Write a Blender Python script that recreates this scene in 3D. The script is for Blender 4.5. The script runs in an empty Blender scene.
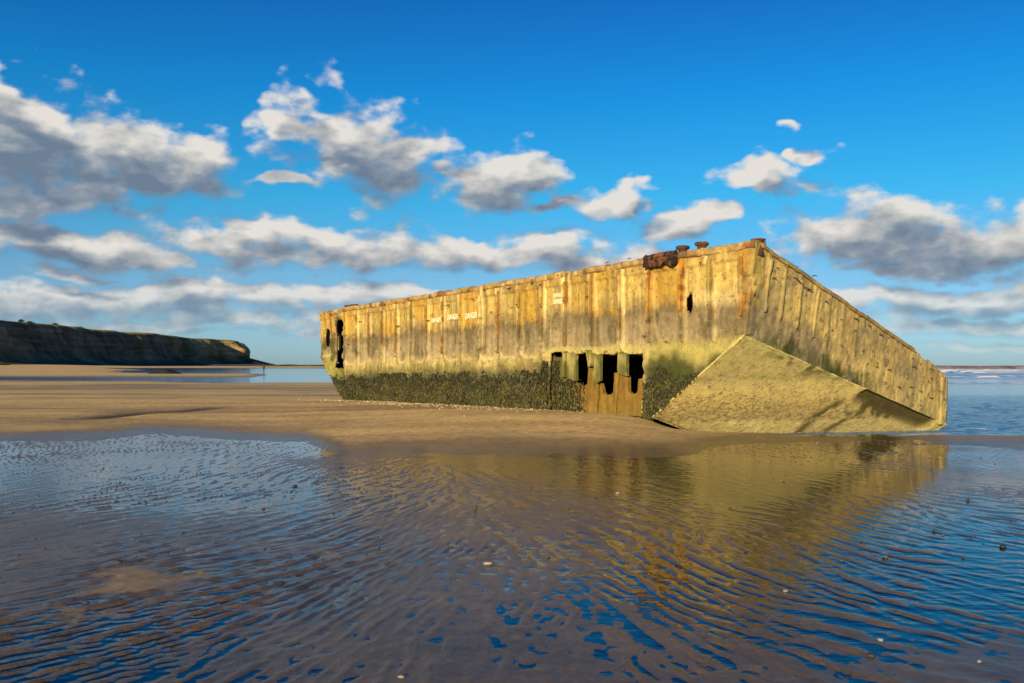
import bpy, bmesh, math, random
import numpy as np
from mathutils import Vector, Matrix

R = math.radians
random.seed(7)
rng = np.random.default_rng(11)
scene = bpy.context.scene
COL = scene.collection

# ------------------------------------------------------------------ numbers
F = 900.0                       # focal length in pixels of a 1024 px wide frame
EYE = 1.6
SEA = -0.30                     # sea level; the tide pool in front lies at 0
SUN_AZ = (-0.38, -0.925)        # horizontal direction TOWARDS the sun (x right, y ahead)
SUN_EL = 13.0


def ray(px, py):
    return np.array([(px - 512) / F, 1.0, (365 - py) / F])


# caisson frame: local x = s (across), local y = t (along), z up
CO = np.array([5.77, 21.2, 0.0])
AX_S = np.array([0.809, 0.587, 0.0]); AX_S /= np.linalg.norm(AX_S)
AX_T = np.array([-0.587, 0.809, 0.0]); AX_T /= np.linalg.norm(AX_T)


def wall(px, py):
    """(t, z) on the long side for a point measured in the photograph"""
    d = ray(px, py); c = np.array([0, 0, EYE])
    lam = ((CO - c) @ AX_S) / (d @ AX_S)
    p = c + lam * d
    return float((p - CO) @ AX_T), float(p[2])


def rake_pt(px, py):
    """(s, t) on the raked end slab"""
    d = ray(px, py); c = np.array([0, 0, EYE])
    # z = 2.56 - .688 t - .308 s
    n = 0.688 * AX_T + 0.308 * AX_S + np.array([0, 0, 1.0])
    lam = (2.56 - (c - CO) @ n) / (d @ n)
    p = c + lam * d - CO
    return float(p @ AX_S), float(p @ AX_T)


def endw(px, py):
    """(s, z) on the end wall"""
    d = ray(px, py); c = np.array([0, 0, EYE])
    lam = ((CO + 0.15 * AX_T - c) @ AX_T) / (d @ AX_T)
    p = c + lam * d
    return float((p - CO) @ AX_S), float(p[2])


# ------------------------------------------------------------------ noise
_P = np.random.default_rng(3).permutation(512).astype(np.int64)
_G = np.random.default_rng(5).random(512) * 2 - 1


def _h3(i, j, k):
    return _G[_P[(_P[(_P[i & 511] + j) & 511] + k) & 511]]


def vnoise(x, y, z=0.0):
    x = np.asarray(x, float); y = np.asarray(y, float); z = np.asarray(z, float) + np.zeros_like(x)
    i = np.floor(x).astype(np.int64); j = np.floor(y).astype(np.int64); k = np.floor(z).astype(np.int64)
    fx, fy, fz = x - i, y - j, z - k
    fx = fx * fx * fx * (fx * (fx * 6 - 15) + 10); fy = fy * fy * fy * (fy * (fy * 6 - 15) + 10); fz = fz * fz * (3 - 2 * fz)
    def L(a, b, t): return a + (b - a) * t
    return L(L(L(_h3(i, j, k), _h3(i + 1, j, k), fx), L(_h3(i, j + 1, k), _h3(i + 1, j + 1, k), fx), fy),
             L(L(_h3(i, j, k + 1), _h3(i + 1, j, k + 1), fx), L(_h3(i, j + 1, k + 1), _h3(i + 1, j + 1, k + 1), fx), fy), fz)


def fbm(x, y, z=0.0, o=4, g=0.5):
    r = 0; a = 1.0; s = 0; f = 1.0
    x = np.asarray(x, float); y = np.asarray(y, float)
    for q in range(o):
        r = r + a * vnoise(x * f + 17.3 * q, y * f - 9.1 * q, np.asarray(z) * f + 5.7 * q); s += a; a *= g; f *= 2.03
    return r / s * 1.6


def ss(a, b, x):
    t = np.clip((np.asarray(x, float) - a) / (b - a), 0, 1)
    return t * t * (3 - 2 * t)


def mixc(c, col, w):
    w = np.clip(np.asarray(w), 0, 1)[..., None]
    return c * (1 - w) + np.array(col) * w


# ------------------------------------------------------------------ objects
def tag(o, label=None, cat=None, group=None, kind=None):
    if label: o['label'] = label
    if cat: o['category'] = cat
    if group: o['group'] = group
    if kind: o['kind'] = kind
    return o


def empty(name, loc=(0, 0, 0), rz=0):
    o = bpy.data.objects.new(name, None); COL.objects.link(o)
    o.location = loc; o.rotation_euler = (0, 0, rz); o.empty_display_size = 0.3
    return o


def mesh_obj(name, verts, faces, mat=None, parent=None, cols=None, smooth=True, attrs=None):
    verts = np.asarray(verts, np.float32).reshape(-1, 3)
    me = bpy.data.meshes.new(name)
    if isinstance(faces, np.ndarray):
        n, k = faces.shape
        me.vertices.add(len(verts)); me.vertices.foreach_set('co', verts.ravel())
        me.loops.add(n * k); me.loops.foreach_set('vertex_index', faces.astype(np.int32).ravel())
        me.polygons.add(n)
        me.polygons.foreach_set('loop_start', np.arange(0, n * k, k, dtype=np.int32))
        me.polygons.foreach_set('loop_total', np.full(n, k, np.int32))
        me.update(calc_edges=True); me.validate()
    else:
        me.from_pydata([tuple(v) for v in verts], [], faces); me.update()
    me.polygons.foreach_set('use_smooth', np.full(len(me.polygons), smooth, bool))
    if cols is not None:
        c = np.ones((len(verts), 4), np.float32); c[:, :3] = np.asarray(cols).reshape(-1, 3)
        a = me.color_attributes.new('tone', 'FLOAT_COLOR', 'POINT'); a.data.foreach_set('color', c.ravel())
    for kx, vx in (attrs or {}).items():
        a = me.attributes.new(kx, 'FLOAT', 'POINT'); a.data.foreach_set('value', np.asarray(vx, np.float32).ravel())
    o = bpy.data.objects.new(name, me); COL.objects.link(o)
    if mat: me.materials.append(mat)
    if parent: o.parent = parent
    return o


def grid_faces(nr, nc, mask=None, flip=False):
    i = np.arange(nr * nc).reshape(nr, nc)
    f = np.stack([i[:-1, :-1], i[:-1, 1:], i[1:, 1:], i[1:, :-1]], -1)
    if flip: f = f[..., ::-1]
    f = f.reshape(-1, 4)
    if mask is not None: f = f[mask.reshape(-1)]
    return f


def compact(v, f, *arrs):
    used = np.unique(f); m = np.zeros(len(v), np.int64); m[used] = np.arange(len(used))
    return (v[used], m[f]) + tuple(a[used] for a in arrs)


def lathe(prof, n=20, c=(0, 0, 0), jit=0.0):
    V = []; Fc = []
    for (r, z) in prof:
        for k in range(n):
            a = 2 * math.pi * k / n; rr = r * (1 + jit * random.uniform(-1, 1))
            V.append((c[0] + rr * math.cos(a), c[1] + rr * math.sin(a), c[2] + z))
    m = len(prof)
    for i in range(m - 1):
        for k in range(n):
            Fc.append((i * n + k, i * n + (k + 1) % n, (i + 1) * n + (k + 1) % n, (i + 1) * n + k))
    Fc.append(tuple(range(n))[::-1]); Fc.append(tuple((m - 1) * n + k for k in range(n)))
    return V, Fc


# ------------------------------------------------------------------ materials
def new_mat(name):
    m = bpy.data.materials.new(name); m.use_nodes = True
    nt = m.node_tree; nt.nodes.clear()
    return m, nt


def nd(nt, typ, **kw):
    n = nt.nodes.new(typ)
    for k, v in kw.items():
        if k.startswith('i_'):
            key = k[2:]
            key = int(key) if key.isdigit() else key.replace('_', ' ')
            n.inputs[key].default_value = v
        else: setattr(n, k, v)
    return n


def mat_tone(name, rough=0.85, bump=0.3, bscale=30.0, var=0.35, spec=0.3, fallback=None):
    """colour from the mesh's own tone attribute, broken up by fine procedural noise, with bump"""
    m, nt = new_mat(name); L = nt.links.new
    out = nd(nt, 'ShaderNodeOutputMaterial'); p = nd(nt, 'ShaderNodeBsdfPrincipled')
    p.inputs['Roughness'].default_value = rough; p.inputs['Specular IOR Level'].default_value = spec
    tc = nd(nt, 'ShaderNodeTexCoord')
    n1 = nd(nt, 'ShaderNodeTexNoise', i_Scale=bscale, i_Detail=6.0, i_Roughness=0.65); L(tc.outputs['Object'], n1.inputs['Vector'])
    n2 = nd(nt, 'ShaderNodeTexNoise', i_Scale=bscale * 0.2, i_Detail=5.0, i_Roughness=0.6); L(tc.outputs['Object'], n2.inputs['Vector'])
    if fallback is None:
        at = nd(nt, 'ShaderNodeAttribute', attribute_name='tone'); csrc = at.outputs['Color']
    else:
        rgb = nd(nt, 'ShaderNodeRGB'); rgb.outputs[0].default_value = (*fallback, 1); csrc = rgb.outputs[0]
    add = nd(nt, 'ShaderNodeMath', operation='ADD'); L(n1.outputs['Fac'], add.inputs[0]); L(n2.outputs['Fac'], add.inputs[1])
    mr = nd(nt, 'ShaderNodeMapRange', i_1=0.7, i_2=1.3, i_3=1 - var, i_4=1 + var); L(add.outputs[0], mr.inputs[0])
    mx = nd(nt, 'ShaderNodeVectorMath', operation='SCALE'); L(csrc, mx.inputs[0]); L(mr.outputs[0], mx.inputs['Scale'])
    L(mx.outputs[0], p.inputs['Base Color'])
    b = nd(nt, 'ShaderNodeBump', i_Strength=bump, i_Distance=0.03); L(n1.outputs['Fac'], b.inputs['Height'])
    L(b.outputs[0], p.inputs['Normal']); L(p.outputs[0], out.inputs[0])
    return m


M_CONC = mat_tone('weathered_concrete', 0.9, 0.5, 26, 0.30, 0.2)
M_RUST = mat_tone('rusty_iron', 0.85, 0.6, 30, 0.5, 0.25)
M_WEED = mat_tone('seaweed', 0.55, 0.3, 40, 0.35, 0.35)
M_STONE = mat_tone('beach_stone', 0.6, 0.4, 60, 0.3, 0.4)
M_CLIFF = mat_tone('clay_cliff', 0.95, 0.6, 0.25, 0.4, 0.05)
M_PAINT = mat_tone('faded_white_paint', 0.8, 0.2, 40, 0.25, 0.3, fallback=(0.62, 0.55, 0.36))
M_CLOTH = mat_tone('dark_clothing', 0.9, 0.2, 30, 0.2, 0.2)
M_LEAF = mat_tone('shrub_leaves', 0.8, 0.2, 3, 0.3, 0.1)


def mat_sand():
    m, nt = new_mat('beach_sand'); L = nt.links.new
    out = nd(nt, 'ShaderNodeOutputMaterial'); p = nd(nt, 'ShaderNodeBsdfPrincipled')
    tc = nd(nt, 'ShaderNodeTexCoord')
    wet = nd(nt, 'ShaderNodeAttribute', attribute_name='wet')
    n1 = nd(nt, 'ShaderNodeTexNoise', i_Scale=90.0, i_Detail=4.0, i_Roughness=0.7); L(tc.outputs['Object'], n1.inputs['Vector'])
    n2 = nd(nt, 'ShaderNodeTexNoise', i_Scale=1.1, i_Detail=6.0, i_Roughness=0.6); L(tc.outputs['Object'], n2.inputs['Vector'])
    mp = nd(nt, 'ShaderNodeMapping'); mp.inputs['Scale'].default_value = (0.3, 0.9, 1.0); L(tc.outputs['Object'], mp.inputs['Vector'])
    n3 = nd(nt, 'ShaderNodeTexNoise', i_Scale=1.0, i_Detail=7.0, i_Roughness=0.62); L(mp.outputs[0], n3.inputs['Vector'])
    rd = nd(nt, 'ShaderNodeValToRGB'); L(n3.outputs['Fac'], rd.inputs[0])
    rd.color_ramp.elements[0].position = 0.3; rd.color_ramp.elements[0].color = (0.46, 0.30, 0.105, 1)
    rd.color_ramp.elements[1].position = 0.7; rd.color_ramp.elements[1].color = (0.64, 0.425, 0.16, 1)
    rw = nd(nt, 'ShaderNodeValToRGB'); L(n2.outputs['Fac'], rw.inputs[0])
    rw.color_ramp.elements[0].position = 0.35; rw.color_ramp.elements[0].color = (0.066, 0.045, 0.020, 1)
    rw.color_ramp.elements[1].position = 0.7; rw.color_ramp.elements[1].color = (0.120, 0.079, 0.034, 1)
    mx = nd(nt, 'ShaderNodeMix', data_type='RGBA'); L(wet.outputs['Fac'], mx.inputs[0]); L(rd.outputs[0], mx.inputs[6]); L(rw.outputs[0], mx.inputs[7])
    mr = nd(nt, 'ShaderNodeMapRange', i_1=0.3, i_2=0.7, i_3=0.75, i_4=1.25); L(n1.outputs['Fac'], mr.inputs[0])
    sc = nd(nt, 'ShaderNodeVectorMath', operation='SCALE'); L(mx.outputs[2], sc.inputs[0]); L(mr.outputs[0], sc.inputs['Scale'])
    n5 = nd(nt, 'ShaderNodeTexNoise', i_Scale=5.0, i_Detail=9.0, i_Roughness=0.78); L(tc.outputs['Object'], n5.inputs['Vector'])
    m5 = nd(nt, 'ShaderNodeMapRange', i_1=0.33, i_2=0.67, i_3=0.58, i_4=1.36); L(n5.outputs['Fac'], m5.inputs[0])
    sc2 = nd(nt, 'ShaderNodeVectorMath', operation='SCALE'); L(sc.outputs[0], sc2.inputs[0]); L(m5.outputs[0], sc2.inputs['Scale'])
    dk = nd(nt, 'ShaderNodeAttribute', attribute_name='darkened'); md = nd(nt, 'ShaderNodeMix', data_type='RGBA'); L(dk.outputs['Fac'], md.inputs[0]); L(sc2.outputs[0], md.inputs[6]); md.inputs[7].default_value = (.028, .02, .009, 1)
    L(md.outputs[2], p.inputs['Base Color'])
    rr = nd(nt, 'ShaderNodeMapRange', i_1=0.0, i_2=1.0, i_3=0.95, i_4=0.42); L(wet.outputs['Fac'], rr.inputs[0]); L(rr.outputs[0], p.inputs['Roughness'])
    p.inputs['Specular IOR Level'].default_value = 0.3
    cw = nd(nt, 'ShaderNodeMapRange', i_1=0.55, i_2=1.0, i_3=0.0, i_4=0.36); L(wet.outputs['Fac'], cw.inputs[0]); L(cw.outputs[0], p.inputs['Coat Weight'])
    p.inputs['Coat Roughness'].default_value = 0.17; p.inputs['Coat IOR'].default_value = 1.33
    b = nd(nt, 'ShaderNodeBump', i_Strength=0.55, i_Distance=0.006); b0 = nd(nt, 'ShaderNodeBump', i_Strength=0.8, i_Distance=0.03); L(n5.outputs['Fac'], b0.inputs['Height']); L(b0.outputs[0], b.inputs['Normal'])
    L(n1.outputs['Fac'], b.inputs['Height']); L(b.outputs[0], p.inputs['Normal'])
    n4 = nd(nt, 'ShaderNodeTexNoise', i_Scale=14.0, i_Detail=3.0, i_Roughness=0.5); L(tc.outputs['Object'], n4.inputs['Vector'])
    b2 = nd(nt, 'ShaderNodeBump', i_Strength=0.3, i_Distance=0.006); L(n4.outputs['Fac'], b2.inputs['Height']); L(b2.outputs[0], p.inputs['Coat Normal'])
    L(p.outputs[0], out.inputs[0])
    return m


def mat_pool():
    """clear thin water: lets the sand through, mirrors by Fresnel"""
    m, nt = new_mat('pool_water'); L = nt.links.new
    out = nd(nt, 'ShaderNodeOutputMaterial')
    tr = nd(nt, 'ShaderNodeBsdfTransparent'); tr.inputs[0].default_value = (0.70, 0.76, 0.78, 1)
    gl = nd(nt, 'ShaderNodeBsdfGlossy', i_Roughness=0.05); gl.inputs[0].default_value = (1, 1, 1, 1)
    tc = nd(nt, 'ShaderNodeTexCoord')
    n1 = nd(nt, 'ShaderNodeTexNoise', i_Scale=4.0, i_Detail=3.0, i_Roughness=0.5)
    ch = nd(nt, 'ShaderNodeAttribute', attribute_name='chop')
    mp = nd(nt, 'ShaderNodeMapping'); mp.inputs['Rotation'].default_value = (0, 0, R(25)); mp.inputs['Scale'].default_value = (1.0, 2.2, 1.0); L(tc.outputs['Object'], mp.inputs['Vector'])
    L(mp.outputs[0], n1.inputs['Vector'])
    b = nd(nt, 'ShaderNodeBump', i_Distance=0.05); L(n1.outputs['Fac'], b.inputs['Height']); L(ch.outputs['Fac'], b.inputs['Strength'])
    fr = nd(nt, 'ShaderNodeFresnel', i_IOR=1.36); L(b.outputs[0], fr.inputs['Normal']); L(b.outputs[0], gl.inputs['Normal'])
    mx = nd(nt, 'ShaderNodeMixShader'); L(fr.outputs[0], mx.inputs[0]); L(tr.outputs[0], mx.inputs[1]); L(gl.outputs[0], mx.inputs[2])
    L(mx.outputs[0], out.inputs[0])
    return m


def mat_sea():
    m, nt = new_mat('sea_water'); L = nt.links.new
    out = nd(nt, 'ShaderNodeOutputMaterial'); p = nd(nt, 'ShaderNodeBsdfPrincipled')
    foam = nd(nt, 'ShaderNodeAttribute', attribute_name='foam')
    tc = nd(nt, 'ShaderNodeTexCoord')
    mp = nd(nt, 'ShaderNodeMapping'); mp.inputs['Scale'].default_value = (0.9, 2.2, 1.0); L(tc.outputs['Object'], mp.inputs['Vector'])
    n1 = nd(nt, 'ShaderNodeTexNoise', i_Scale=1.6, i_Detail=5.0, i_Roughness=0.6); L(mp.outputs[0], n1.inputs['Vector'])
    rough_w = nd(nt, 'ShaderNodeAttribute', attribute_name='chop')
    b = nd(nt, 'ShaderNodeBump', i_Distance=0.40); L(n1.outputs['Fac'], b.inputs['Height']); L(rough_w.outputs['Fac'], b.inputs['Strength'])
    L(b.outputs[0], p.inputs['Normal'])
    mx = nd(nt, 'ShaderNodeMix', data_type='RGBA'); L(foam.outputs['Fac'], mx.inputs[0])
    mx.inputs[6].default_value = (0.006, 0.11, 0.28, 1); mx.inputs[7].default_value = (0.85, 0.85, 0.83, 1)
    L(mx.outputs[2], p.inputs['Base Color'])
    rr = nd(nt, 'ShaderNodeMapRange', i_1=0.0, i_2=1.0, i_3=0.06, i_4=0.9); L(foam.outputs['Fac'], rr.inputs[0]); L(rr.outputs[0], p.inputs['Roughness'])
    p.inputs['IOR'].default_value = 1.33
    L(p.outputs[0], out.inputs[0])
    return m


M_SAND = mat_sand(); M_POOL = mat_pool(); M_SEA = mat_sea()

# ------------------------------------------------------------------ beach
EDGE = np.array([(-700, 446), (-200, 443), (0, 441), (80, 440), (120, 437), (145, 433.5), (200, 436), (260, 439), (306, 442),
                 (330, 450), (352, 460), (380, 457.5), (450, 458.5), (520, 457), (600, 456), (680, 455), (705, 447), (745, 441),
                 (800, 438.5), (880, 438.5), (950, 445), (1024, 449), (1200, 452), (1700, 456)], float)


def Yedge(u):
    return EYE * F / (np.interp(512 + u * F, EDGE[:, 0], EDGE[:, 1]) - 365)


# heights measured on the ground (world x, y, z)
_ctl = []
def cp(px, py, z):
    Y = (EYE - z) * F / (py - 365); _ctl.append(((px - 512) / F * Y, Y, z))
for q in EDGE[1:-1]: cp(q[0], q[1], 0.0)
for q in [(345, 400, .08), (420, 402.5, .15), (480, 406, .20), (540, 409.5, .22), (600, 413.5, .23), (640, 417, .22), (652, 420, .16),
          (420, 428, .12), (520, 430, .14), (600, 432, .13), (660, 432, .10), (300, 420, .07), (200, 418, .06), (100, 420, .07), (0, 422, .06),
          (300, 398, .05), (200, 400, .09), (100, 402, .07), (0, 405, .08), (250, 388, .02), (150, 390, .05), (0, 391, .06),
          (700, 436, -.02), (-200, 400, .1)]: cp(*q)
for X, Y, z in [(4.6, 24.5, -.2), (5.4, 25.1, -.42), (6.2, 24.4, -.36), (7.0, 25.35, -.32), (8.5, 25.5, -.32), (10, 25.8, -.32), (12.5, 26.2, -.34), (14, 24.0, -.33),
                (11, 23.2, -.26), (8, 22.6, -.2), (9.5, 20.5, .03), (11.5, 20.0, .03), (6, 21.8, -.03), (4.3, 23.0, -.07), (4.9, 23.3, -.17), (3.72, 23.1, .06), (5.2, 22.6, -.07), (18, 25, -.5), (14, 30, -.7), (22, 34, -.9), (9, 40, -.5), (0, 45, .0),
                (30, 30, -.9), (3, 30, .1), (13, 19.4, .03), (16, 21.5, -.22), (20, 22.5, -.28), (4.0, 22.0, .06)]:
    _ctl.append((X, Y, z))
_ctl = np.array(_ctl)
def _tr(X, Y):
    Yc = np.maximum(Y, 4.0)
    return X / Yc * 5.0, np.log(Yc) * 4.5
_ca, _cb = _tr(_ctl[:, 0], _ctl[:, 1])
def _phi(d2): return d2 * np.log(d2 + 1e-9)
_n = len(_ctl)
_A = np.zeros((_n + 3, _n + 3)); _D = (_ca[:, None] - _ca) ** 2 + (_cb[:, None] - _cb) ** 2
_A[:_n, :_n] = _phi(_D) + np.eye(_n) * 0.02; _A[:_n, _n] = 1; _A[:_n, _n + 1] = _ca; _A[:_n, _n + 2] = _cb; _A[_n:, :_n] = _A[:_n, _n:].T
_W = np.linalg.solve(_A, np.concatenate([_ctl[:, 2], [0, 0, 0]]))
def tps(X, Y):
    a, b = _tr(X, Y); r = _W[_n] + _W[_n + 1] * a + _W[_n + 2] * b
    for i in range(_n): r = r + _W[i] * _phi((a - _ca[i]) ** 2 + (b - _cb[i]) ** 2)
    return r


def ripples(X, Y):
    """sand ripples: packets of waves whose crests swing round from left to right"""
    u = X / np.maximum(Y + 1.0, 1.5)
    wob = 34 * fbm(X * 0.5, Y * 0.4, 2.0, 4, .6)
    th = np.interp(u, [-.6, -.3, -.15, 0, .2, .45, .6], [60, 67, 77, 93, 108, 121, 127]) + wob
    acc = np.zeros_like(X); wt = np.zeros_like(X)
    r2 = np.random.default_rng(21)
    for b in np.arange(30, 160, 12):
        w = np.exp(-((th - b) / 9.0) ** 2)
        fld = np.zeros_like(X)
        for k in range(9):
            a = R(b + r2.normal(0, 13)); lam = r2.choice([r2.uniform(.09, .13), r2.uniform(.14, .23), r2.uniform(.19, .30)]) * (1.0 + .55 * max(0, (b - 95) / 40)); ph = r2.uniform(0, 6.283)
            kx, ky = -math.sin(a), math.cos(a)
            fld += np.sin(2 * math.pi / lam * (X * kx + Y * ky) + ph)
        acc += w * fld / math.sqrt(4.5); wt += w * w
    return acc / np.sqrt(wt + 1e-6)


def ground(X, Y, detail=True):
    u = X / np.maximum(Y, 0.5)
    uc = np.clip(u, -1.3, 1.3)
    Ye = np.where(Y > 1, Yedge(uc), 20.0)
    Ye = Ye + 0.40 * fbm(X * 0.5, Y * 0.5, 0, 3) + 0.20 * fbm(X * 2.4, Y * 1.6, 2, 3)
    s = Y - Ye
    near = np.clip(tps(np.clip(X, -60, 60), np.clip(Y, 4, 60)), -1.2, 0.32)
    px = 512 + u * F
    # water level over the pool floor changes from place to place
    lvl = 0.0016 + 0.0080 * fbm(X * 0.33, Y * 0.28, 4, 3)
    py = 365 + EYE * F / np.maximum(Y, 1.0)
    lvl += -0.006 * np.exp(-((px - 540) / 190) ** 2 - ((py - 482) / 30) ** 2)
    lvl += -0.006 * np.exp(-((px - 210) / 130) ** 2 - ((py - 480) / 45) ** 2)
    lvl += -0.005 * np.exp(-((px - 900) / 150) ** 2 - ((py - 570) / 60) ** 2)
    lvl += -0.002 * np.exp(-((px - 920) / 170) ** 2 - ((py - 625) / 45) ** 2)
    lvl += 0.002 * np.exp(-((px - 520) / 200) ** 2 - ((py - 600) / 60) ** 2)
    lvl += -0.005 * np.exp(-((px - 150) / 190) ** 2 - ((py - 470) / 40) ** 2)
    lvl += -0.004 * np.exp(-((px - 110) / 120) ** 2 - ((py - 650) / 40) ** 2)
    lvl += +0.0035 * np.exp(-((px - 400) / 150) ** 2 - ((py - 590) / 70) ** 2)
    lvl += -0.005 * np.exp(-((px - 640) / 90) ** 2 - ((py - 620) / 45) ** 2)
    lvl += -0.008 * np.exp(-((px - 760) / 150) ** 2 - ((py - 480) / 50) ** 2)
    lvl += -0.008 * np.exp(-((px - 985) / 90) ** 2 - ((py - 460) / 20) ** 2)
    lvl += +0.014 * np.exp(-((px - 145) / 34) ** 2 - ((py - 582) / 15) ** 2)
    w = ss(0.0, 3.0, s)
    pool = lvl + 0.012 * np.clip(s + 0.6, 0, 3)
    z = pool * (1 - w) + near * w
    amp = (1 - ss(-0.8, 0.6, s)); film = np.zeros_like(X); patch = ss(.42, .70, np.exp(-((px - 138 + (py - 582) * 1.1) / 44) ** 2 - ((py - 583) / 19) ** 2) + .55 * fbm(X * 3.0, Y * 2.6, 37, 5))
    if detail:
        rp = np.zeros_like(X); m = (Y < 34) & (Y > -3)
        rp[m] = ripples(X[m], Y[m])
        pm = 0.30 + 0.70 * ss(-0.35, 0.45, fbm(X[...] * 0.45, Y * 0.32, 9, 4) + .12)
        smooth_right = 1 - 0.75 * np.exp(-((px - 930) / 130) ** 2 - ((py - 470) / 45) ** 2)
        smooth_mid = 1 - 0.72 * np.exp(-((px - 760) / 130) ** 2 - ((py - 485) / 55) ** 2)
        sharp = np.clip((np.exp(.85 * rp) - 1.4) / 1.25, -1.1, 1.9)
        fine = np.zeros_like(X)
        fine[m] = fbm(X[m] * 12, Y[m] * 9, 31, 4, .6)
        rel = amp * smooth_right * smooth_mid
        z = z + 0.0060 * rel * pm * sharp * (1 - .8 * patch) + .0026 * rel * fine
        film = .72 * lvl * amp + rel * (.0029 * pm * sharp + .0009 * fine) - .0001
        z = z + (1 - amp) * m * 0.0006 * sharp * (Y < 34)
        z = z + (1 - amp) * (Y < 70) * (0.014 * fbm(X * 0.25, Y * 0.5, 1, 4) + 0.003 * fbm(X * 1.4, Y * 1.8, 3, 3))
    # far flats with runnels
    wob = 6 * fbm(u * 9, Y * 0.01, 0, 3)
    Yw = Y + wob * Y / 100
    far = np.interp(Yw, [40, 62, 88, 95, 110, 126, 134, 150, 176, 188, 215, 330, 430, 520, 700, 3000],
                    [.03, 0, -.18, -.3, -.5, -.45, -.28, -.16, -.2, -.3, -.6, -.6, -.3, -.15, -.1, -.1])
    # left of the shallow water the sand runs on to the cliff
    dry = np.interp(Yw, [40, 62, 88, 100, 113, 122, 128, 150, 300, 500, 640, 3000], [.03, 0, -.16, -.3, -.36, -.34, -.26, -.12, .2, .9, 1.2, 1.3])
    wl = 1 - ss(-.47, -.36, u + 0.03 * fbm(Y * 0.02, u * 4, 5, 2) + np.clip((Y - 190) / 3000, -.03, .05))
    far = far * (1 - wl) + dry * wl
    # tongue of sand ends behind the hull
    sea_w = ss(-.3, -.24, u) * ss(128, 140, Yw) * (1 - ss(182, 196, Yw))
    far = far - 0.3 * sea_w
    far = far - 1.6 * ss(-.17, -.05, u) * ss(45, 60, Y)
    wf = ss(36, 48, Y)
    far = far - 1.5 * ss(.1, .3, u)
    z = z - .9 * ss(.25, .4, u) * ss(24, 30, Y)
    z = z * (1 - wf) + far * wf
    S_ = (X - CO[0]) * AX_S[0] + (Y - CO[1]) * AX_S[1]; T_ = (X - CO[0]) * AX_T[0] + (Y - CO[1]) * AX_T[1]
    z = z - .5 * ss(2.95, 3.45, T_ + .25 * S_) * ss(-.12, .2, S_) * (1 - ss(2.0, 3.0, S_)) * (1 - ss(5, 6, T_))
    # little drained scarp across the sand on the left
    cx = np.array([60, 75, 110, 150, 185, 215, 250]); cy = np.array([419, 418, 415.5, 412.5, 410.5, 408.2, 407.3])
    Yc = np.interp(px, cx, (EYE - .08) * F / (cy - 365))
    dpt = np.interp(px, [60, 85, 110, 190, 215, 245], [0, .6, 1, 1, .7, 0])
    dd = (Y - Yc)
    gash = dpt * np.exp(-(dd / (.75 + .35 * fbm(X * .6, Y * .2, 3, 3))) ** 2)
    z = z - 0.10 * gash * (px > 60) * (px < 250)
    return z, s, gash * (px > 60) * (px < 250), film, patch


def build_ground():
    inv = 1 / np.linspace(1 / 2.6, 1 / 27.0, 700)
    ys = np.concatenate([[-40, -20, -8, -2, 0, 1, 1.8], inv, 27 * (60 / 27.0) ** (np.arange(1, 75) / 74.0), 60 * (9000 / 60.0) ** (np.arange(1, 130) / 129.0)])
    us = np.concatenate([np.linspace(-1.15, -.62, 90)[:-1], np.linspace(-.62, .62, 1150), np.linspace(.62, 1.15, 90)[1:]])
    Yg, Ug = np.meshgrid(ys, us, indexing='ij')
    Xg = Ug * (np.maximum(Yg, 0) + 1.8 * np.exp(-np.maximum(Yg, 0) / 10) + np.clip(0.0, 0, 1))
    Xg = np.where(Yg < 2, Ug * (2 + 1.6 + (2 - Yg) * 1.0), Xg)
    z, s, gash, film, patch = ground(Xg, Yg)
    wet = 1 - ss(0.004, 0.075, z)
    wet = np.where(Yg > 36, 1 - ss(-.30, -.16, z), wet)
    drk = ss(-.05, .5, fbm(Xg * .10, Yg * .45, 8, 5)) * 0.5 * ss(1, 6, s) * (Yg < 120) + .35 * np.exp(-((Yg - 62 - 4 * fbm(Xg * .05, Yg * 0, 3, 3)) / 9) ** 2)
    bl = ss(.2, 4.6, s)
    nz = 0.5 + 0.5 * fbm(Xg * .35, Yg * .9, 12, 4)
    wetb = np.clip(1.0 - bl * (0.62 + 0.5 * nz), 0, 1)
    wet = np.maximum(wet * (Yg > 36), np.maximum(wetb * (Yg <= 36), drk))
    wet = np.where((z < -.05) & (Yg < 36), np.maximum(wet, ss(-.03, -.2, z)), wet)
    wet = wet * (1 - .28 * patch)
    v = np.stack([Xg, Yg, z], -1).reshape(-1, 3)
    o = mesh_obj('beach_sand', v, grid_faces(len(ys), len(us), flip=False), M_SAND, attrs={'wet': wet, 'darkened': np.clip(gash * 1.1 + .25 * gash ** 2, 0, .95)})  # sand colour goes darker along the scarp line
    tag(o, 'rippled brown tidal sand beach stretching to the horizon', 'beach', kind='structure')
    return Xg, Yg, z, film, s


GRID = build_ground()


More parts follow.
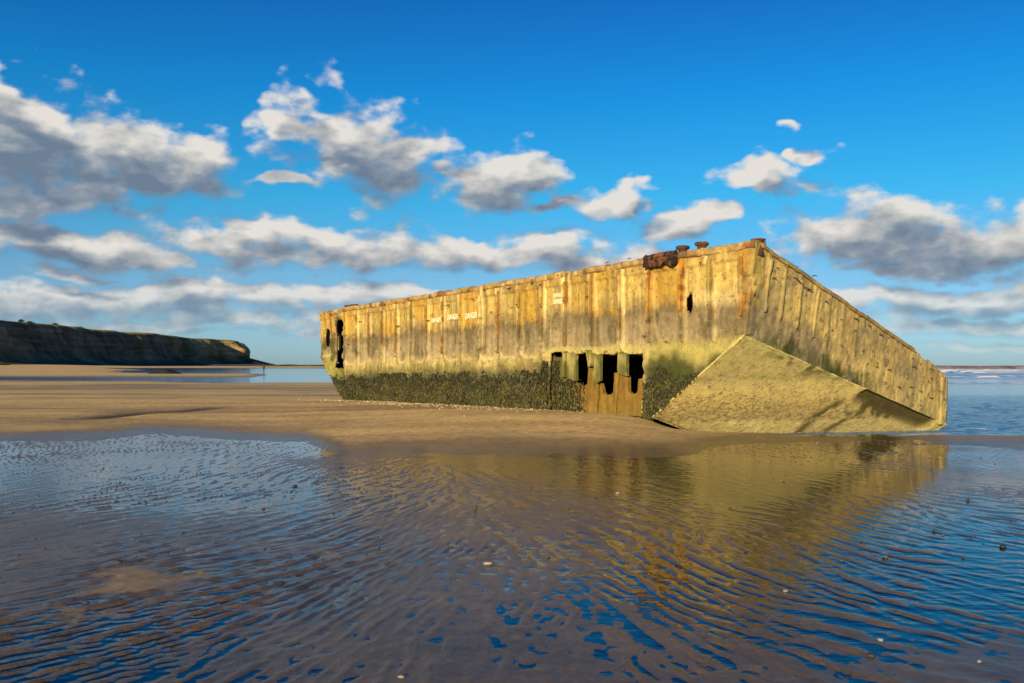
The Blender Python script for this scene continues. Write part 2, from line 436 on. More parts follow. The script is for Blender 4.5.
def build_pool():
    """a film of water over the pool floor: level in the hollows, following the ripples where it is thin"""
    Xg, Yg, zg, film, sg = GRID
    z = film.copy()
    rows = (Yg[:, 0] >= -8) & (Yg[:, 0] < 25)
    X, Y, z, gz, s_ = Xg[rows], Yg[rows], z[rows], zg[rows], sg[rows]
    keep = ((s_ < 1.2) & (gz - z < .03))
    km = keep[:-1, :-1] | keep[1:, 1:] | keep[1:, :-1] | keep[:-1, 1:]
    f = grid_faces(X.shape[0], X.shape[1], km)
    pxv = 512 + F * X / np.maximum(Y, 1); pyv = 365 + EYE * F / np.maximum(Y, 1)
    chop = .045 + .20 * np.exp(-((pxv - 500) / 150) ** 2 - ((pyv - 500) / 60) ** 2) + .08 * ss(0, .5, fbm(X * .3, Y * .3, 2, 3))
    chop = chop * (1 - .7 * np.exp(-((pxv - 880) / 160) ** 2 - ((pyv - 455) / 30) ** 2))
    v, f, ch = compact(np.stack([X, Y, z], -1).reshape(-1, 3), f, chop.reshape(-1))
    o = mesh_obj('tide_pool', v, f, M_POOL, attrs={'chop': ch})
    tag(o, 'thin sheet of still water lying over rippled sand', 'tide pool', kind='structure')


build_pool()


def build_sea():
    ys = np.concatenate([1 / np.linspace(1 / 20.0, 1 / 120.0, 170), 120 * (600 / 120.0) ** (np.arange(1, 420) / 419.0), 600 * (9500 / 600.0) ** (np.arange(1, 20) / 19.0)])
    us = np.concatenate([np.linspace(-1.3, -.62, 20)[:-1], np.linspace(-.62, .42, 160)[:-1], np.linspace(.42, .62, 130)[:-1], np.linspace(.62, 1.3, 40)])
    Y, U = np.meshgrid(ys, us, indexing='ij'); X = U * Y
    px = 512 + U * F
    right = ss(.0, .15, U)
    # small wind waves near, rollers farther out
    wv = 0.0
    r3 = np.random.default_rng(4)
    for k in range(22):
        a = R(r3.normal(100, 28)); lam = r3.uniform(.5, 1.6); wv = wv + np.sin(2 * math.pi / lam * (X * math.cos(a) + Y * math.sin(a)) + r3.uniform(0, 6.28))
    near_w = ss(24, 27, Y) * (1 - ss(40, 62, Y)) + 0.25 * ss(60, 90, Y)
    z = SEA + right * 0.013 * near_w * wv / 3.3 * (Y < 130)
    foam = np.zeros_like(X)
    br = fbm(X * .05, Y * .02, 1, 3)
    for (Y0, hh, wd, th, ph) in [(104, .10, 2.5, .10, 0), (142, .42, 3.5, -.2, 3), (165, .55, 4, -.2, 5), (192, .8, 4.5, -.35, 7), (235, .9, 5.5, -.35, 11), (290, .8, 7, -.25, 15), (380, .7, 9, -.2, 19)]:
        yy = Y0 + 9 * fbm(X * .015 + ph, ph, 0, 3) * Y0 / 150
        prof = np.exp(-((Y - yy) / wd) ** 2)
        seg = ss(th - .1, th + .35, fbm(X * .03 + ph * 3.1, ph, 2, 3))
        z = z + right * hh * prof * (.45 + .55 * seg)
        face = np.exp(-((Y - (yy - wd * .5)) / (wd * .95)) ** 2)
        foam = np.maximum(foam, right * np.clip(seg * 2.2 + .15, 0, 1) * face * ss(-.5, .1, fbm(X * .35, Y * .5, ph, 4)))
    # lacy foam left between the breakers
    foam = np.maximum(foam, right * .8 * ss(.1, .5, fbm(X * .06, Y * .22, 6, 4)) * ss(125, 150, Y) * (1 - ss(330, 400, Y)))
    foam = np.maximum(foam, right * .7 * ss(.55, .8, fbm(X * .6, Y * 2.5, 6, 4)) * ss(23, 24, Y) * (1 - ss(27, 31, Y)))
    chop = right * (.95 * (1 - ss(44, 62, Y)) + .06) + .03 + .25 * ss(130, 200, Y) * right
    v = np.stack([X, Y, z], -1).reshape(-1, 3)
    o = mesh_obj('sea', v, grid_faces(len(ys), len(us)), M_SEA, attrs={'foam': foam, 'chop': chop})
    tag(o, 'blue shallow sea with white breakers far out', 'sea', kind='structure')


build_sea()

# ------------------------------------------------------------------ caisson
HULL = empty('concrete_caisson', tuple(CO), math.atan2(AX_S[1], AX_S[0]))
tag(HULL, 'long stranded wartime concrete pontoon, stained yellow, lying on the sand', 'caisson')

TL = 0.0211                      # the hull's dip along its length
def ztop(t): return 4.50 - TL * t
def zt_end(s): return 4.54 - 0.365 * s
RIBS = [0.42, 1.42] + [2.38 + 1.165 * k for k in range(19)]      # 2.38 ... 23.35
RIBS = np.array([r for r in RIBS if r < 22.2])


def tl(z):
    return np.where(z > 2.32, 0.35 * (4.54 - z) / 2.22, 0.35 + (2.32 - z) / 2.07 * 3.01)


def tr(z):
    return np.where(z > 1.92, 24.72 + 0.1 * (4.0 - z) / 2.1, 24.82 - (1.92 - z) / 1.84 * 2.6)


def side_color(t, z):
    sh = t.shape
    zz = z + TL * t
    n1 = fbm(t * 1.1, z * 1.1, 1, 4); n2 = fbm(t * 5, z * 5, 2, 4); st = fbm(t * 7, z * .45, 3, 4); st2 = fbm(t * 16, z * .8, 4, 3)
    zw = zz + .10 * n1 + .05 * n2 + .07 * st
    K = [-.5, .9, 1.42, 1.58, 1.72, 1.9, 2.12, 2.3, 2.75, 2.98, 3.12, 3.30, 3.6, 4.1, 4.35, 4.55]
    Cc = np.array([(.03, .03, .009), (.03, .031, .009), (.035, .037, .009), (.085, .08, .016), (.22, .185, .04), (.46, .36, .11), (.50, .38, .14), (.36, .27, .13), (.31, .23, .11),
                   (.24, .17, .075), (.17, .115, .042), (.36, .25, .07), (.58, .41, .09), (.55, .37, .07), (.48, .31, .07), (.33, .21, .07)])
    c = np.stack([np.interp(zw, K, Cc[:, k]) for k in range(3)], -1)
    c = c * (1 + .24 * st + .09 * st2 + .14 * n2)[..., None]
    c = mixc(c, (.34, .285, .17), .22 + 0 * t)
    up = ss(3.0, 3.35, zw); mid = ss(2.05, 2.3, zw) * (1 - ss(3.0, 3.3, zw))
    d = (t[..., None] - RIBS); k = np.argmin(np.abs(d), -1); dr = np.take_along_axis(d, k[..., None], -1)[..., 0]
    rph = np.sin(RIBS * 37.7)[k]
    # pale edges beside the ribs
    c = mixc(c, (.92, .74, .32), (.85 * np.exp(-((dr - .13) / .055) ** 2) + .5 * np.exp(-((dr + .15) / .05) ** 2)) * (up * .95 + .25 * mid) * ss(-.5, .4, st + rph * .4))
    c = mixc(c, (.70, .56, .26), .6 * up * ss(.25, .75, st2) * ss(-.2, .5, n1 + .2))
    c = mixc(c, (.14, .085, .02), (.75 * np.exp(-((dr + .085) / .035) ** 2)) * ss(2.2, 2.8, zz) * ss(-.35, .25, st + .4 * n1 - rph * .3))
    c = c * (1 + .16 * np.sin(np.floor((t - 1.2) / 1.165) * 4.1))[..., None]
    # golden flush on some panels
    c = mixc(c, (.60, .34, .025), .6 * up * ss(0, .8, np.sin(np.floor((t - 1.2) / 1.165) * 2.3) + .2) * ss(-.6, .3, n1))
    # rusty runs from the ribs and coping
    c = mixc(c, (.26, .105, .02), .70 * np.exp(-((dr + .02) / .06) ** 2) * ss(-.05, .45, fbm(t * 1.9, z * 1.7, 8, 4) + .25 * rph) * ss(2.4, 3.0, zz))
    c = mixc(c, (.30, .13, .02), .55 * ss(4.0, 4.5, zz + .2 * st) * ss(.05, .5, fbm(t * 2.2, z * .5, 12, 3)))
    for (t0, wdt, zb, am) in [(3.56, .12, 2.7, .95), (2.36, .13, 2.75, 1.0), (.35, .16, 2.6, .9), (4.86, .07, 3.2, .6), (23.7, .35, 2.6, .7), (8.2, .06, 3.2, .4), (20.3, .1, 3.2, .6)]:
        c = mixc(c, (.58, .24, .014), am * .85 * np.exp(-((t - t0 + .03 * n2) / wdt) ** 2) * ss(zb, zb + .5, z) * ss(-.6, .35, fbm(t * 3, z * 2, 15, 4) + .1))
        c = mixc(c, (.11, .05, .016), am * np.exp(-((t - t0 + .05) / (wdt * .4)) ** 2) * ss(zb - .1, zb + .2, z) * ss(.05, .4, fbm(t * 4, z * 3, 19, 4)))
    c = mixc(c, (.50, .27, .02), .55 * ss(2.45, 2.6, t) * (1 - ss(3.3, 3.5, t)) * ss(3.0, 3.5, z))
    c = mixc(c, (.10, .07, .025), .38 * ss(.18, .5, fbm(t * 6.5, z * .35, 44, 3)) * ss(2.6, 3.4, zz))
    c = mixc(c, (.09, .07, .03), .55 * ss(.2, .5, fbm(t * 3, z * 1.2, 45, 4)) * mid)
    # the deep groove, its shade put into the colour as dark brown
    c = mixc(c, (.10, .06, .012), .85 * np.exp(-((t - 11.42) / .10) ** 4) * ss(2.2, 2.5, zz))
    # scalloped foot of every panel
    nxt = np.abs((np.abs(dr)) - .58)            # distance from panel centre
    arc = 2.06 + .30 * np.clip(1 - nxt / .56, 0, 1) ** 5
    arc = 2.04 + .34 * (np.clip(nxt, 0, .6) / .56) ** 5
    c = mixc(c, (.66, .53, .22), .75 * np.exp(-((zz - arc + .03 * n2) / .045) ** 2) * ss(3.9, 4.2, t) * ss(-.4, .2, n1 + .15))
    c = mixc(c, (.20, .16, .035), .7 * ss(.05, -.25, zz - arc + .12 * st2) * ss(1.6, 1.75, zw) * ss(-.15, .3, st2) * ss(7.5, 8.5, t))
    # dark damp spots at the rib feet
    c = mixc(c, (.07, .06, .02), .75 * np.exp(-(dr / .07) ** 2) * ss(2.1, 2.4, zz) * (1 - ss(2.8, 3.3, zz)) * ss(-.1, .3, fbm(t * 3, z * 3, 27, 3)))
    # near end: yellow-green below the band, algae by the chamfer
    ne = 1 - ss(3.3, 3.8, t)
    c = mixc(c, (.43, .37, .10), ne * .8 * (1 - ss(2.1, 2.35, z + .12 * n1)) * ss(1.5, 1.9, z))
    c = mixc(c, (.055, .065, .012), ne * .9 * (1 - ss(1.55, 1.95, z + .25 * n1 + .1 * n2 - .12 * np.abs(t - 1.6))))
    c = mixc(c, (.72, .56, .24), .6 * (1 - ss(2.2, 2.4, t)) * np.exp(-((z - 3.25 - .05 * n1) / .16) ** 2) * ss(.3, .6, t))
    # lintel over the broken bays
    lb = ss(3.6, 3.8, t) * (1 - ss(7.8, 8.1, t))
    c = mixc(c, (.50, .42, .13), lb * .8 * (1 - ss(2.08, 2.18, z + .04 * n2)))
    c = mixc(c, (.07, .065, .018), .95 * ss(7.72, 7.84, t) * (1 - ss(8.2, 8.5, t)) * (1 - ss(1.45, 1.75, z)))
    # far end: mossy chamfer
    fe = ss(22.0, 23.0, t)
    c = mixc(c, (.30, .29, .05), fe * .7 * (1 - ss(1.9, 2.5, z + .3 * n1)) * ss(.6, 1.0, z))
    c = mixc(c, (.06, .06, .015), fe * .8 * ss(.1, .5, fbm(t * 2, z * 2, 33, 4)))
    # pocks
    c = mixc(c, (.10, .065, .02), .7 * ss(.74, .9, fbm(t * 11, z * 11, 41, 3)))
    return np.clip(c * .62, .004, .85)


def hole_mask(t, z):
    """True where the long wall is open"""
    j = .03 * fbm(t * 5, z * 5, 50, 3)
    m = (t > 3.78 + j) & (t < 7.86 + j) & (z < 1.93 + j + .012 * (t - 4)) & (z > -1)
    a, b = wall(336, 320), wall(343.5, 369)
    j2 = .04 * fbm(t * 0 + 1, z * 1.6, 51, 3)
    m |= (t < a[0] + .12 + j2) & (t > b[0] - .12 + j2) & (z < a[1] + j - .35 * ss(.25, .6, np.abs(t - (a[0] + b[0]) / 2))) & (z > b[1] + j)
    h0 = wall(327, 338)
    m |= (((t - h0[0] + .02) / .27) ** 2 + ((z - h0[1]) / .42) ** 4) < 1
    h1 = wall(689.5, 302.5)
    m |= (((t - h1[0]) / .10) ** 2 + ((z - h1[1]) / .27) ** 2) < 1
    return m


def side_disp(t, z):
    zz = z + TL * t
    d = (t[..., None] - RIBS); k = np.argmin(np.abs(d), -1); dr = np.abs(np.take_along_axis(d, k[..., None], -1)[..., 0])
    fr = 1 - ss(.10, .15, dr)
    nxt = np.abs(dr - .58); arc = 2.04 + .34 * (np.clip(nxt, 0, .6) / .56) ** 5
    low = ss(.04, -.04, zz - arc)
    upb = ss(4.12, 4.18, zz)
    fr = np.maximum(np.maximum(fr * ss(22.6, 22.0, t), low), upb)
    out = .055 * fr
    out += .012 * fbm(t * 2, z * 2, 61, 4) + .010 * fbm(t * 9, z * 9, 62, 3)
    out += .05 * low * fbm(t * 1.2, z * 2.4, 63, 3)
    out -= .03 * ss(.4, .8, fbm(t * 2.3, z * 1.6, 64, 4)) * ss(2.2, 2.6, zz)
    out -= .16 * np.exp(-((t - 11.42) / .085) ** 6) * ss(2.2, 2.35, zz)
    out -= .10 * np.exp(-((t - .32) / .12) ** 2) * ss(-.1, .3, fbm(t * 3, z * 2, 65, 4)) * ss(2.6, 2.9, z)
    out -= .08 * np.exp(-((t - 1.50) / .06) ** 2) * ss(2.8, 2.9, z) * ss(4.2, 4.1, z)
    out -= .05 * ss(22.7, 23.4, t) * (.5 + .8 * fbm(t * 1.5, z * 1.5, 66, 3))
    return out


def build_side():
    step = .032
    ts = np.arange(0, 25.0, step); zs = np.arange(-.75, 4.52, step)
    Z, T = np.meshgrid(zs, ts, indexing='ij')
    zt = ztop(T); Zc = np.minimum(Z, zt)
    a = tl(Zc); b = tr(Zc)
    rag = .03 * fbm(Zc * 3, Zc * 0 + 2, 7, 3)
    Tc = np.clip(T, a + rag, b + rag * 2)
    zb = .25 - TL * (Tc - 3.36) - .03
    Zc = np.maximum(Zc, np.where((Tc > 3) & (Tc < 22.5), zb, -9))
    dsp = side_disp(Tc, Zc); ed = ss(.02, .40, Tc - tl(Zc)) * ss(.02, .4, 4.9 - Zc + 0 * Tc); dsp = np.where(Zc < 2.4, .05 * (1 - ed) + dsp * ed, dsp)
    for (hx, hy, ra, rb) in [(*wall(689.5, 302.5), .10, .27)]:
        ex = (Tc - hx) / ra; ey = (Zc - hy) / rb; e = np.hypot(ex, ey) + 1e-6; m_ = (e > .62) & (e < 1.36)
        Tc = np.where(m_, hx + (Tc - hx) / e, Tc); Zc = np.where(m_, hy + (Zc - hy) / e, Zc)
    v = np.stack([-dsp, Tc, Zc], -1).reshape(-1, 3)
    tm = (Tc[:-1, :-1] + Tc[1:, 1:]) / 2; zm = (Zc[:-1, :-1] + Zc[1:, 1:]) / 2
    keep = ~hole_mask(tm, zm)
    area = np.abs((Tc[:-1, 1:] - Tc[:-1, :-1])) + np.abs(Tc[1:, 1:] - Tc[1:, :-1])
    ar2 = np.abs(Zc[1:, :-1] - Zc[:-1, :-1]) + np.abs(Zc[1:, 1:] - Zc[:-1, 1:])
    keep &= (area > 1e-4) & (ar2 > 1e-4)
    f = grid_faces(len(zs), len(ts), keep, flip=True)
    v, f, c = compact(v, f, side_color(Tc, Zc).reshape(-1, 3))
    o = mesh_obj('side_wall', v, f, M_CONC, HULL, c)
    o['label'] = 'long golden stained wall with vertical ribs and broken bays'
    md = o.modifiers.new('thickness', 'SOLIDIFY'); md.thickness = .10; md.offset = -1
    return o


build_side()


def rib_mesh(name, t0, z0, z1, wd, dp, parent=HULL, end=False, color=None, seed=0, chip=.5):
    """a ragged vertical fin standing proud of the wall"""
    n = max(4, int((z1 - z0) / .05)); prof = [(-.5, 0), (-.48, .9), (-.3, 1), (.3, 1), (.48, .9), (.5, 0)]
    z = np.linspace(z0, z1, n); V = []; 
    br = 1 - chip * ss(.0, .45, fbm(z * 2.1 + seed * 7, z * 0 + seed, 3, 4)) - .25 * (fbm(z * 7 + seed, z * 0, 5, 2) > .5)
    wob = .012 * fbm(z * 3 + seed * 3, z * 0 + 4, 1, 3)
    for i in range(n):
        e = 1.0 if 0 < i < n - 1 else .35
        for (a, b) in prof:
            V.append((-.03 - max(.02, dp * b * br[i] * e + .02 * b), t0 + wob[i] + a * wd * (.8 + .3 * br[i]), z[i]) if b else (.05, t0 + wob[i] + a * wd, z[i]))
    V = np.array(V)
    Fc = [(i * 6 + k, (i + 1) * 6 + k, (i + 1) * 6 + k + 1, i * 6 + k + 1) for i in range(n - 1) for k in range(5)]
    Fc += [tuple(range(6)), tuple((n - 1) * 6 + k for k in range(6))[::-1]]
    if end:      # local axes swapped onto the end wall
        s_, z_ = V[:, 1].copy(), V[:, 2].copy()
        V = np.stack([s_, V[:, 0] + .35 * (4.54 - z_) / 2.22 , z_], -1)
        Fc = [q[::-1] for q in Fc]
        c = end_color(V[:, 0], V[:, 2])
    else:
        c = side_color(V[:, 1], V[:, 2])
    if color is not None: c = mixc(c, color, ss(-.2, .4, fbm(V[:, 2] * 2 + seed, V[:, 1] * 6, 8, 3)) * .8)
    return mesh_obj(name, V, Fc, M_CONC, parent, c, smooth=False)


for i, t0 in enumerate(RIBS):
    if abs(t0 - 11.42) < .5: t0 = 11.62
    zlow = 2.25 - TL * t0 + random.uniform(-.05, .1)
    if t0 < 3: zlow = max(zlow, 2.75)
    rib_mesh('rib', t0 + random.uniform(-.02, .02), zlow, ztop(t0) - .22 - random.uniform(0, .1), random.uniform(.09, .14), random.uniform(.07, .11), seed=i * 1.7,
             color=None if i % 3 else (.20, .09, .02), chip=random.uniform(.4, .9))


def slant(s): return .35 * (1 - .9 * s / 8.55)
def end_lo(s): return 2.56 - .688 * slant(s) - .308 * s


def end_color(s, z):
    zz = z + .308 * s
    n1 = fbm(s * 1.2, z * 1.2, 71, 4); n2 = fbm(s * 5, z * 5, 72, 4); st = fbm(s * 8, z * .5, 73, 4); st2 = fbm(s * 17, z * .9, 74, 3)
    zw = zz + .08 * n1 + .05 * n2 + .06 * st
    lf = 1 - ss(2.2, 4.6, s + .5 * n1)
    K = [1.5, 2.3, 2.5, 2.95, 3.08, 3.3, 4.6]
    A = np.array([(.42, .35, .09), (.36, .31, .08), (.34, .26, .12), (.30, .22, .10), (.26, .18, .075), (.50, .36, .10), (.44, .31, .09)])
    B = np.array([(.56, .42, .12), (.56, .43, .13), (.56, .42, .13), (.54, .40, .12), (.52, .38, .115), (.47, .33, .10), (.40, .28, .09)])
    ca = np.stack([np.interp(zw, K, A[:, k]) for k in range(3)], -1); cb = np.stack([np.interp(zw, K, B[:, k]) for k in range(3)], -1)
    c = ca * lf[..., None] + cb * (1 - lf[..., None])
    c = c * (1 + .25 * st + .12 * n2)[..., None]
    c = mixc(c, (.72, .57, .24), .55 * ss(.2, .7, st2) * ss(3.0, 3.4, zw) * lf)
    c = mixc(c, (.15, .11, .04), .5 * ss(.25, .7, fbm(s * 11, z * .7, 75, 3)) * ss(2.9, 3.3, zw))
    c = mixc(c, (.56, .40, .06), .6 * np.exp(-((s - .12) / .25) ** 2) * ss(2.9, 3.2, z))
    # algae fringe above the slab and streaks down it
    fr = np.exp(-((zw - 2.46) / .19) ** 2) * ss(.2, .8, s) * (1 - ss(3.8, 5.4, s))
    c = mixc(c, (.04, .045, .010), .97 * fr * ss(-.45, .05, fbm(s * 3.2, z * 2.4, 76, 4)))
    c = mixc(c, (.07, .07, .016), .85 * ss(.3, .55, fbm(s * 4.5, z * .9, 77, 4)) * (1 - ss(2.75, 3.1, zw)) * ss(2.2, 3.0, s) * (1 - ss(5, 6.2, s)))
    c = mixc(c, (.10, .07, .02), .8 * ss(.6, .78, fbm(s * 7, z * 8, 78, 3)))
    c = mixc(c, (.12, .09, .025), .7 * ss(7.4, 8.3, s) * ss(.1, .5, fbm(s * 9, z * 1.5, 79, 3)))
    c = mixc(c, (.42, .36, .22), .20 + 0 * s)
    alg = ss(2.95, 2.5, zz + .25 * fbm(s * 6, z * .6, 171, 3)) * ss(.6, 1.6, s) * (1 - ss(4.2, 5.8, s))
    c = mixc(c, (.045, .055, .010), .92 * alg * ss(.02, .3, fbm(s * 4.2, z * 1.1, 172, 4) + .24))
    c = mixc(c, (.20, .17, .10), .45 * ss(.0, .45, fbm(s * 1.6, z * 1.3, 173, 4)))
    return np.clip(c * .62, .004, .8)


def build_end():
    st = .035
    S = np.arange(0, 8.55 + st, st); N = 70
    v = []; cs = []; 
    sg, fg = np.meshgrid(S, np.linspace(0, 1, N), indexing='xy')
    lo = end_lo(sg); hi = zt_end(sg) - .04
    hi = hi - .10 * ss(6.2, 7.0, sg) * (np.floor(sg * 2.4) % 2) * .5 - .03 * fbm(sg * 4, sg * 0, 81, 3)
    hi = hi - .16 * ss(8.2, 8.5, sg)
    z = lo + fg * (hi - lo)
    y = slant(sg) * np.clip((zt_end(sg) - z) / (zt_end(sg) - end_lo(sg)), 0, 1)
    d = .012 * fbm(sg * 2, z * 2, 82, 4) + .012 * fbm(sg * 10, z * 8, 83, 3)
    ph = np.abs(((sg - .5) / .6 + .5) % 1 - .5) * .6
    d += .018 * (1 - ss(.05, .09, ph)) * ss(2.9, 3.0, z + .308 * sg) * (1 - ss(3.8, 4.6, sg))
    d += .02 * (1 - ss(.0, .12, np.abs(sg - 8.35)))
    v = np.stack([sg, y - d, z], -1)
    o = mesh_obj('end_wall', v.reshape(-1, 3), grid_faces(N, len(S)), M_CONC, HULL, end_color(sg, z).reshape(-1, 3))
    o['label'] = 'short end wall whose top slopes steeply down to the right'
    md = o.modifiers.new('thickness', 'SOLIDIFY'); md.thickness = .025; md.offset = -1


build_end()


def end_y(s, z):
    return slant(s) * min(max((zt_end(s) - z) / (zt_end(s) - end_lo(s)), 0), 1)


for i, s0 in enumerate([.52, 1.08, 1.71, 2.36]):
    o = rib_mesh('rib', s0, 3.05 - .308 * s0, zt_end(s0) - .2, .06, .022, end=True, seed=40 + i * 2.3, chip=.95)
    for vtx in o.data.vertices:
        vtx.co.y += end_y(vtx.co.x, vtx.co.z) - .35 * (4.54 - vtx.co.z) / 2.22
for i, s0 in enumerate([8.25]):
    o = rib_mesh('rib', s0, 2.45 - .308 * s0, zt_end(s0) - .25, .10, .022, end=True, seed=70 + i * 3.1, chip=.95)
    for vtx in o.data.vertices:
        vtx.co.y += end_y(vtx.co.x, vtx.co.z) - .35 * (4.54 - vtx.co.z) / 2.22


def segdist(s, t, pts):
    d = np.full(s.shape, 9.0)
    for (a, b) in zip(pts[:-1], pts[1:]):
        ax, ay = a; bx, by = b; L2 = (bx - ax) ** 2 + (by - ay) ** 2
        k = np.clip(((s - ax) * (bx - ax) + (t - ay) * (by - ay)) / L2, 0, 1)
        d = np.minimum(d, np.hypot(s - ax - k * (bx - ax), t - ay - k * (by - ay)))
    return d


def build_rake():
    st = .035
    st = .024
    sg, tg = np.meshgrid(np.arange(-.052, 8.6, st), np.arange(.0, 4.2, st), indexing='xy'); tg = np.maximum(tg, slant(sg))
    z = 2.56 - .688 * tg - .308 * sg
    zr = z
    n1 = fbm(sg * 1.2, tg * 1.2, 91, 4); n2 = fbm(sg * 6, tg * 6, 92, 4); n3 = fbm(sg * 13, tg * 13, 93, 3); st_ = fbm(sg * 1.2 - tg * .6, tg * 4, 94, 4)
    K = [-.6, -.1, .02, .12, .3, .6, .85, 1.1, 1.3, 1.55, 2.0, 2.4]
    Cc = np.array([(.30, .22, .06), (.46, .34, .09), (.52, .39, .10), (.40, .28, .065), (.40, .28, .06), (.48, .35, .085), (.56, .43, .12), (.55, .43, .125), (.42, .34, .11), (.37, .30, .085), (.40, .35, .085), (.42, .38, .09)])
    zw = z + .06 * n1 + .05 * st_
    c = np.stack([np.interp(zw, K, Cc[:, k]) for k in range(3)], -1) * (1 + .14 * n1 + .10 * n2)[..., None]
    sp = np.interp(zw, [-.1, .05, .15, .5, .8, 1.0, 1.2], [0, .15, 1.0, .75, .3, .05, 0])
    n4 = fbm(sg * 26, tg * 26, 96, 2)
    c = mixc(c, (.12, .075, .02), .85 * ss(.46 - .68 * sp, .74 - .60 * sp, .55 * n3 + .35 * n2 + .75 * n4))
    c = mixc(c, (.40, .36, .235), .28 + 0 * sg)
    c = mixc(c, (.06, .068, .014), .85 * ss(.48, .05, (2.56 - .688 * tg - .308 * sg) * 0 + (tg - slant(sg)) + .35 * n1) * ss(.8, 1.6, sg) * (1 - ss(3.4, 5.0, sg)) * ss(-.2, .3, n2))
    c = mixc(c, (.20, .20, .05), .5 * np.exp(-((zw - 1.33) / .07) ** 2) * ss(-.3, .3, n1))
    # dark recessed wedge under the sloping end wall, and two weedy trails down the slab
    w = 0
    for pts, wd in [([rake_pt(838, 402), rake_pt(815, 416), rake_pt(797, 433)], .16), ([rake_pt(868, 405), rake_pt(845, 418), rake_pt(822, 432)], .13)]:
        w = np.maximum(w, np.exp(-(segdist(sg, tg, pts) / wd) ** 2))
    c = mixc(c, (.05, .045, .012), .85 * w * ss(-.5, .2, n2 + .3))
    pts = [rake_pt(868, 396), rake_pt(890, 409), rake_pt(925, 421)]
    w2 = np.exp(-(segdist(sg, tg, pts) / .34) ** 4)
    w3 = np.exp(-(segdist(sg, tg, [rake_pt(850, 410), rake_pt(890, 414)]) / .22) ** 2)
    c = mixc(c, (.055, .043, .012), np.clip(.95 * w2 + .7 * w3 * ss(-.3, .3, n2), 0, .96))
    d = .016 + .008 * n1 + .003 * n2 + .004 * fbm(sg * 24, tg * 24, 95, 2) * ss(1.1, .6, z) - .10 * w2 * ss(.0, .6, sg - 3)
    nrm = np.array([-.308, -.688, -1.0]); nrm /= np.linalg.norm(nrm)
    nrm = np.array([.308, .688, 1.0]) / -np.linalg.norm([.308, .688, 1.0])
    v = np.stack([sg + d * nrm[0], tg + d * nrm[1], z + d * nrm[2]], -1)
    bot = (.25 - .308 * sg)
    keep = (z[:-1, :-1] > bot[:-1, :-1] - .04) & (tg[1:, 1:] > slant(sg[1:, 1:]) + 1e-5)
    f = grid_faces(sg.shape[0], sg.shape[1], keep, flip=True)
    vv, ff, cc = compact(v.reshape(-1, 3), f, np.clip(c * np.array((1.10, 1.10, 1.10)), .004, .8).reshape(-1, 3))
    o = mesh_obj('raked_end', vv, ff, M_CONC, HULL, cc)
    o['label'] = 'smooth slanting slab under the near end, mottled with barnacles'
    md = o.modifiers.new('thickness', 'SOLIDIFY'); md.thickness = .18; md.offset = -1


build_rake()


def quad_part(name, pts, col, n=24):
    P = np.array(pts, float); a = np.linspace(0, 1, n); U, V = np.meshgrid(a, a)
    g = ((1 - U) * (1 - V))[..., None] * P[0] + (U * (1 - V))[..., None] * P[1] + (U * V)[..., None] * P[2] + ((1 - U) * V)[..., None] * P[3]
    g = g + (.02 * fbm(g[..., 0] * 2 + g[..., 2], g[..., 1] * 2, 97, 3))[..., None] * np.array([.3, .3, 1])
    c = np.ones(g.shape) * np.array(col) * (1 + .3 * fbm(g[..., 0], g[..., 1], 98, 3))[..., None]
    return mesh_obj(name, g.reshape(-1, 3), grid_faces(n, n), M_CONC, HULL, c.reshape(-1, 3))


W = 8.5
quad_part('deck', [(.12, .05, 4.36), (W, .05, 1.30), (W, 24.6, .85), (.12, 24.6, 3.86)], (.38, .30, .14), 40)
quad_part('back_wall', [(W, .3, -.9), (W, 24.6, -1.2), (W, 24.6, .9), (W, .1, 1.3)], (.30, .24, .09))
quad_part('hull_bottom', [(.05, 3.3, .22), (W, 3.3, -2.4), (W, 22, -2.8), (.05, 22, -.14)], (.02, .018, .01))
quad_part('far_end_wall', [(.1, 24.72, 1.92), (W, 24.72, -.6), (W, 24.6, .85), (.1, 24.66, 3.95)], (.36, .28, .10))
quad_part('far_raked_end', [(.02, 22.0, -.12), (W, 22.0, -2.8), (W, 24.78, -.6), (.02, 24.78, 1.92)], (.10, .09, .03))


def strip(name, pts_fn, n, prof, col_fn, mat=M_CONC, ragged=.02, seed=0):
    """a ragged bar swept along a line; prof is a list of (out, up) corners"""
    V = []; k = len(prof)
    a = np.linspace(0, 1, n); rg = fbm(a * n * .08 + seed, a * 0, 3, 4); rg2 = fbm(a * n * .25 + seed, a * 0, 6, 3)
    for i in range(n):
        p, o_, u_ = pts_fn(a[i])
        for j, (x, y) in enumerate(prof):
            e = ragged * (rg[i] + .6 * fbm(np.array([i * .4]), np.array([j * 3.1]), seed, 2)[0])
            ch = 1 - .8 * max(0, rg2[i] - .25)
            V.append(np.array(p) + np.array(o_) * (x * (ch if x > .05 else 1) + (e if x > .05 else 0)) + np.array(u_) * (y + e))
    V = np.array(V)
    Fc = [(i * k + j, i * k + (j + 1) % k, (i + 1) * k + (j + 1) % k, (i + 1) * k + j) for i in range(n - 1) for j in range(k)]
    Fc += [tuple(range(k))[::-1], tuple((n - 1) * k + j for j in range(k))]
    return mesh_obj(name, V, Fc, mat, HULL, col_fn(V), smooth=False)


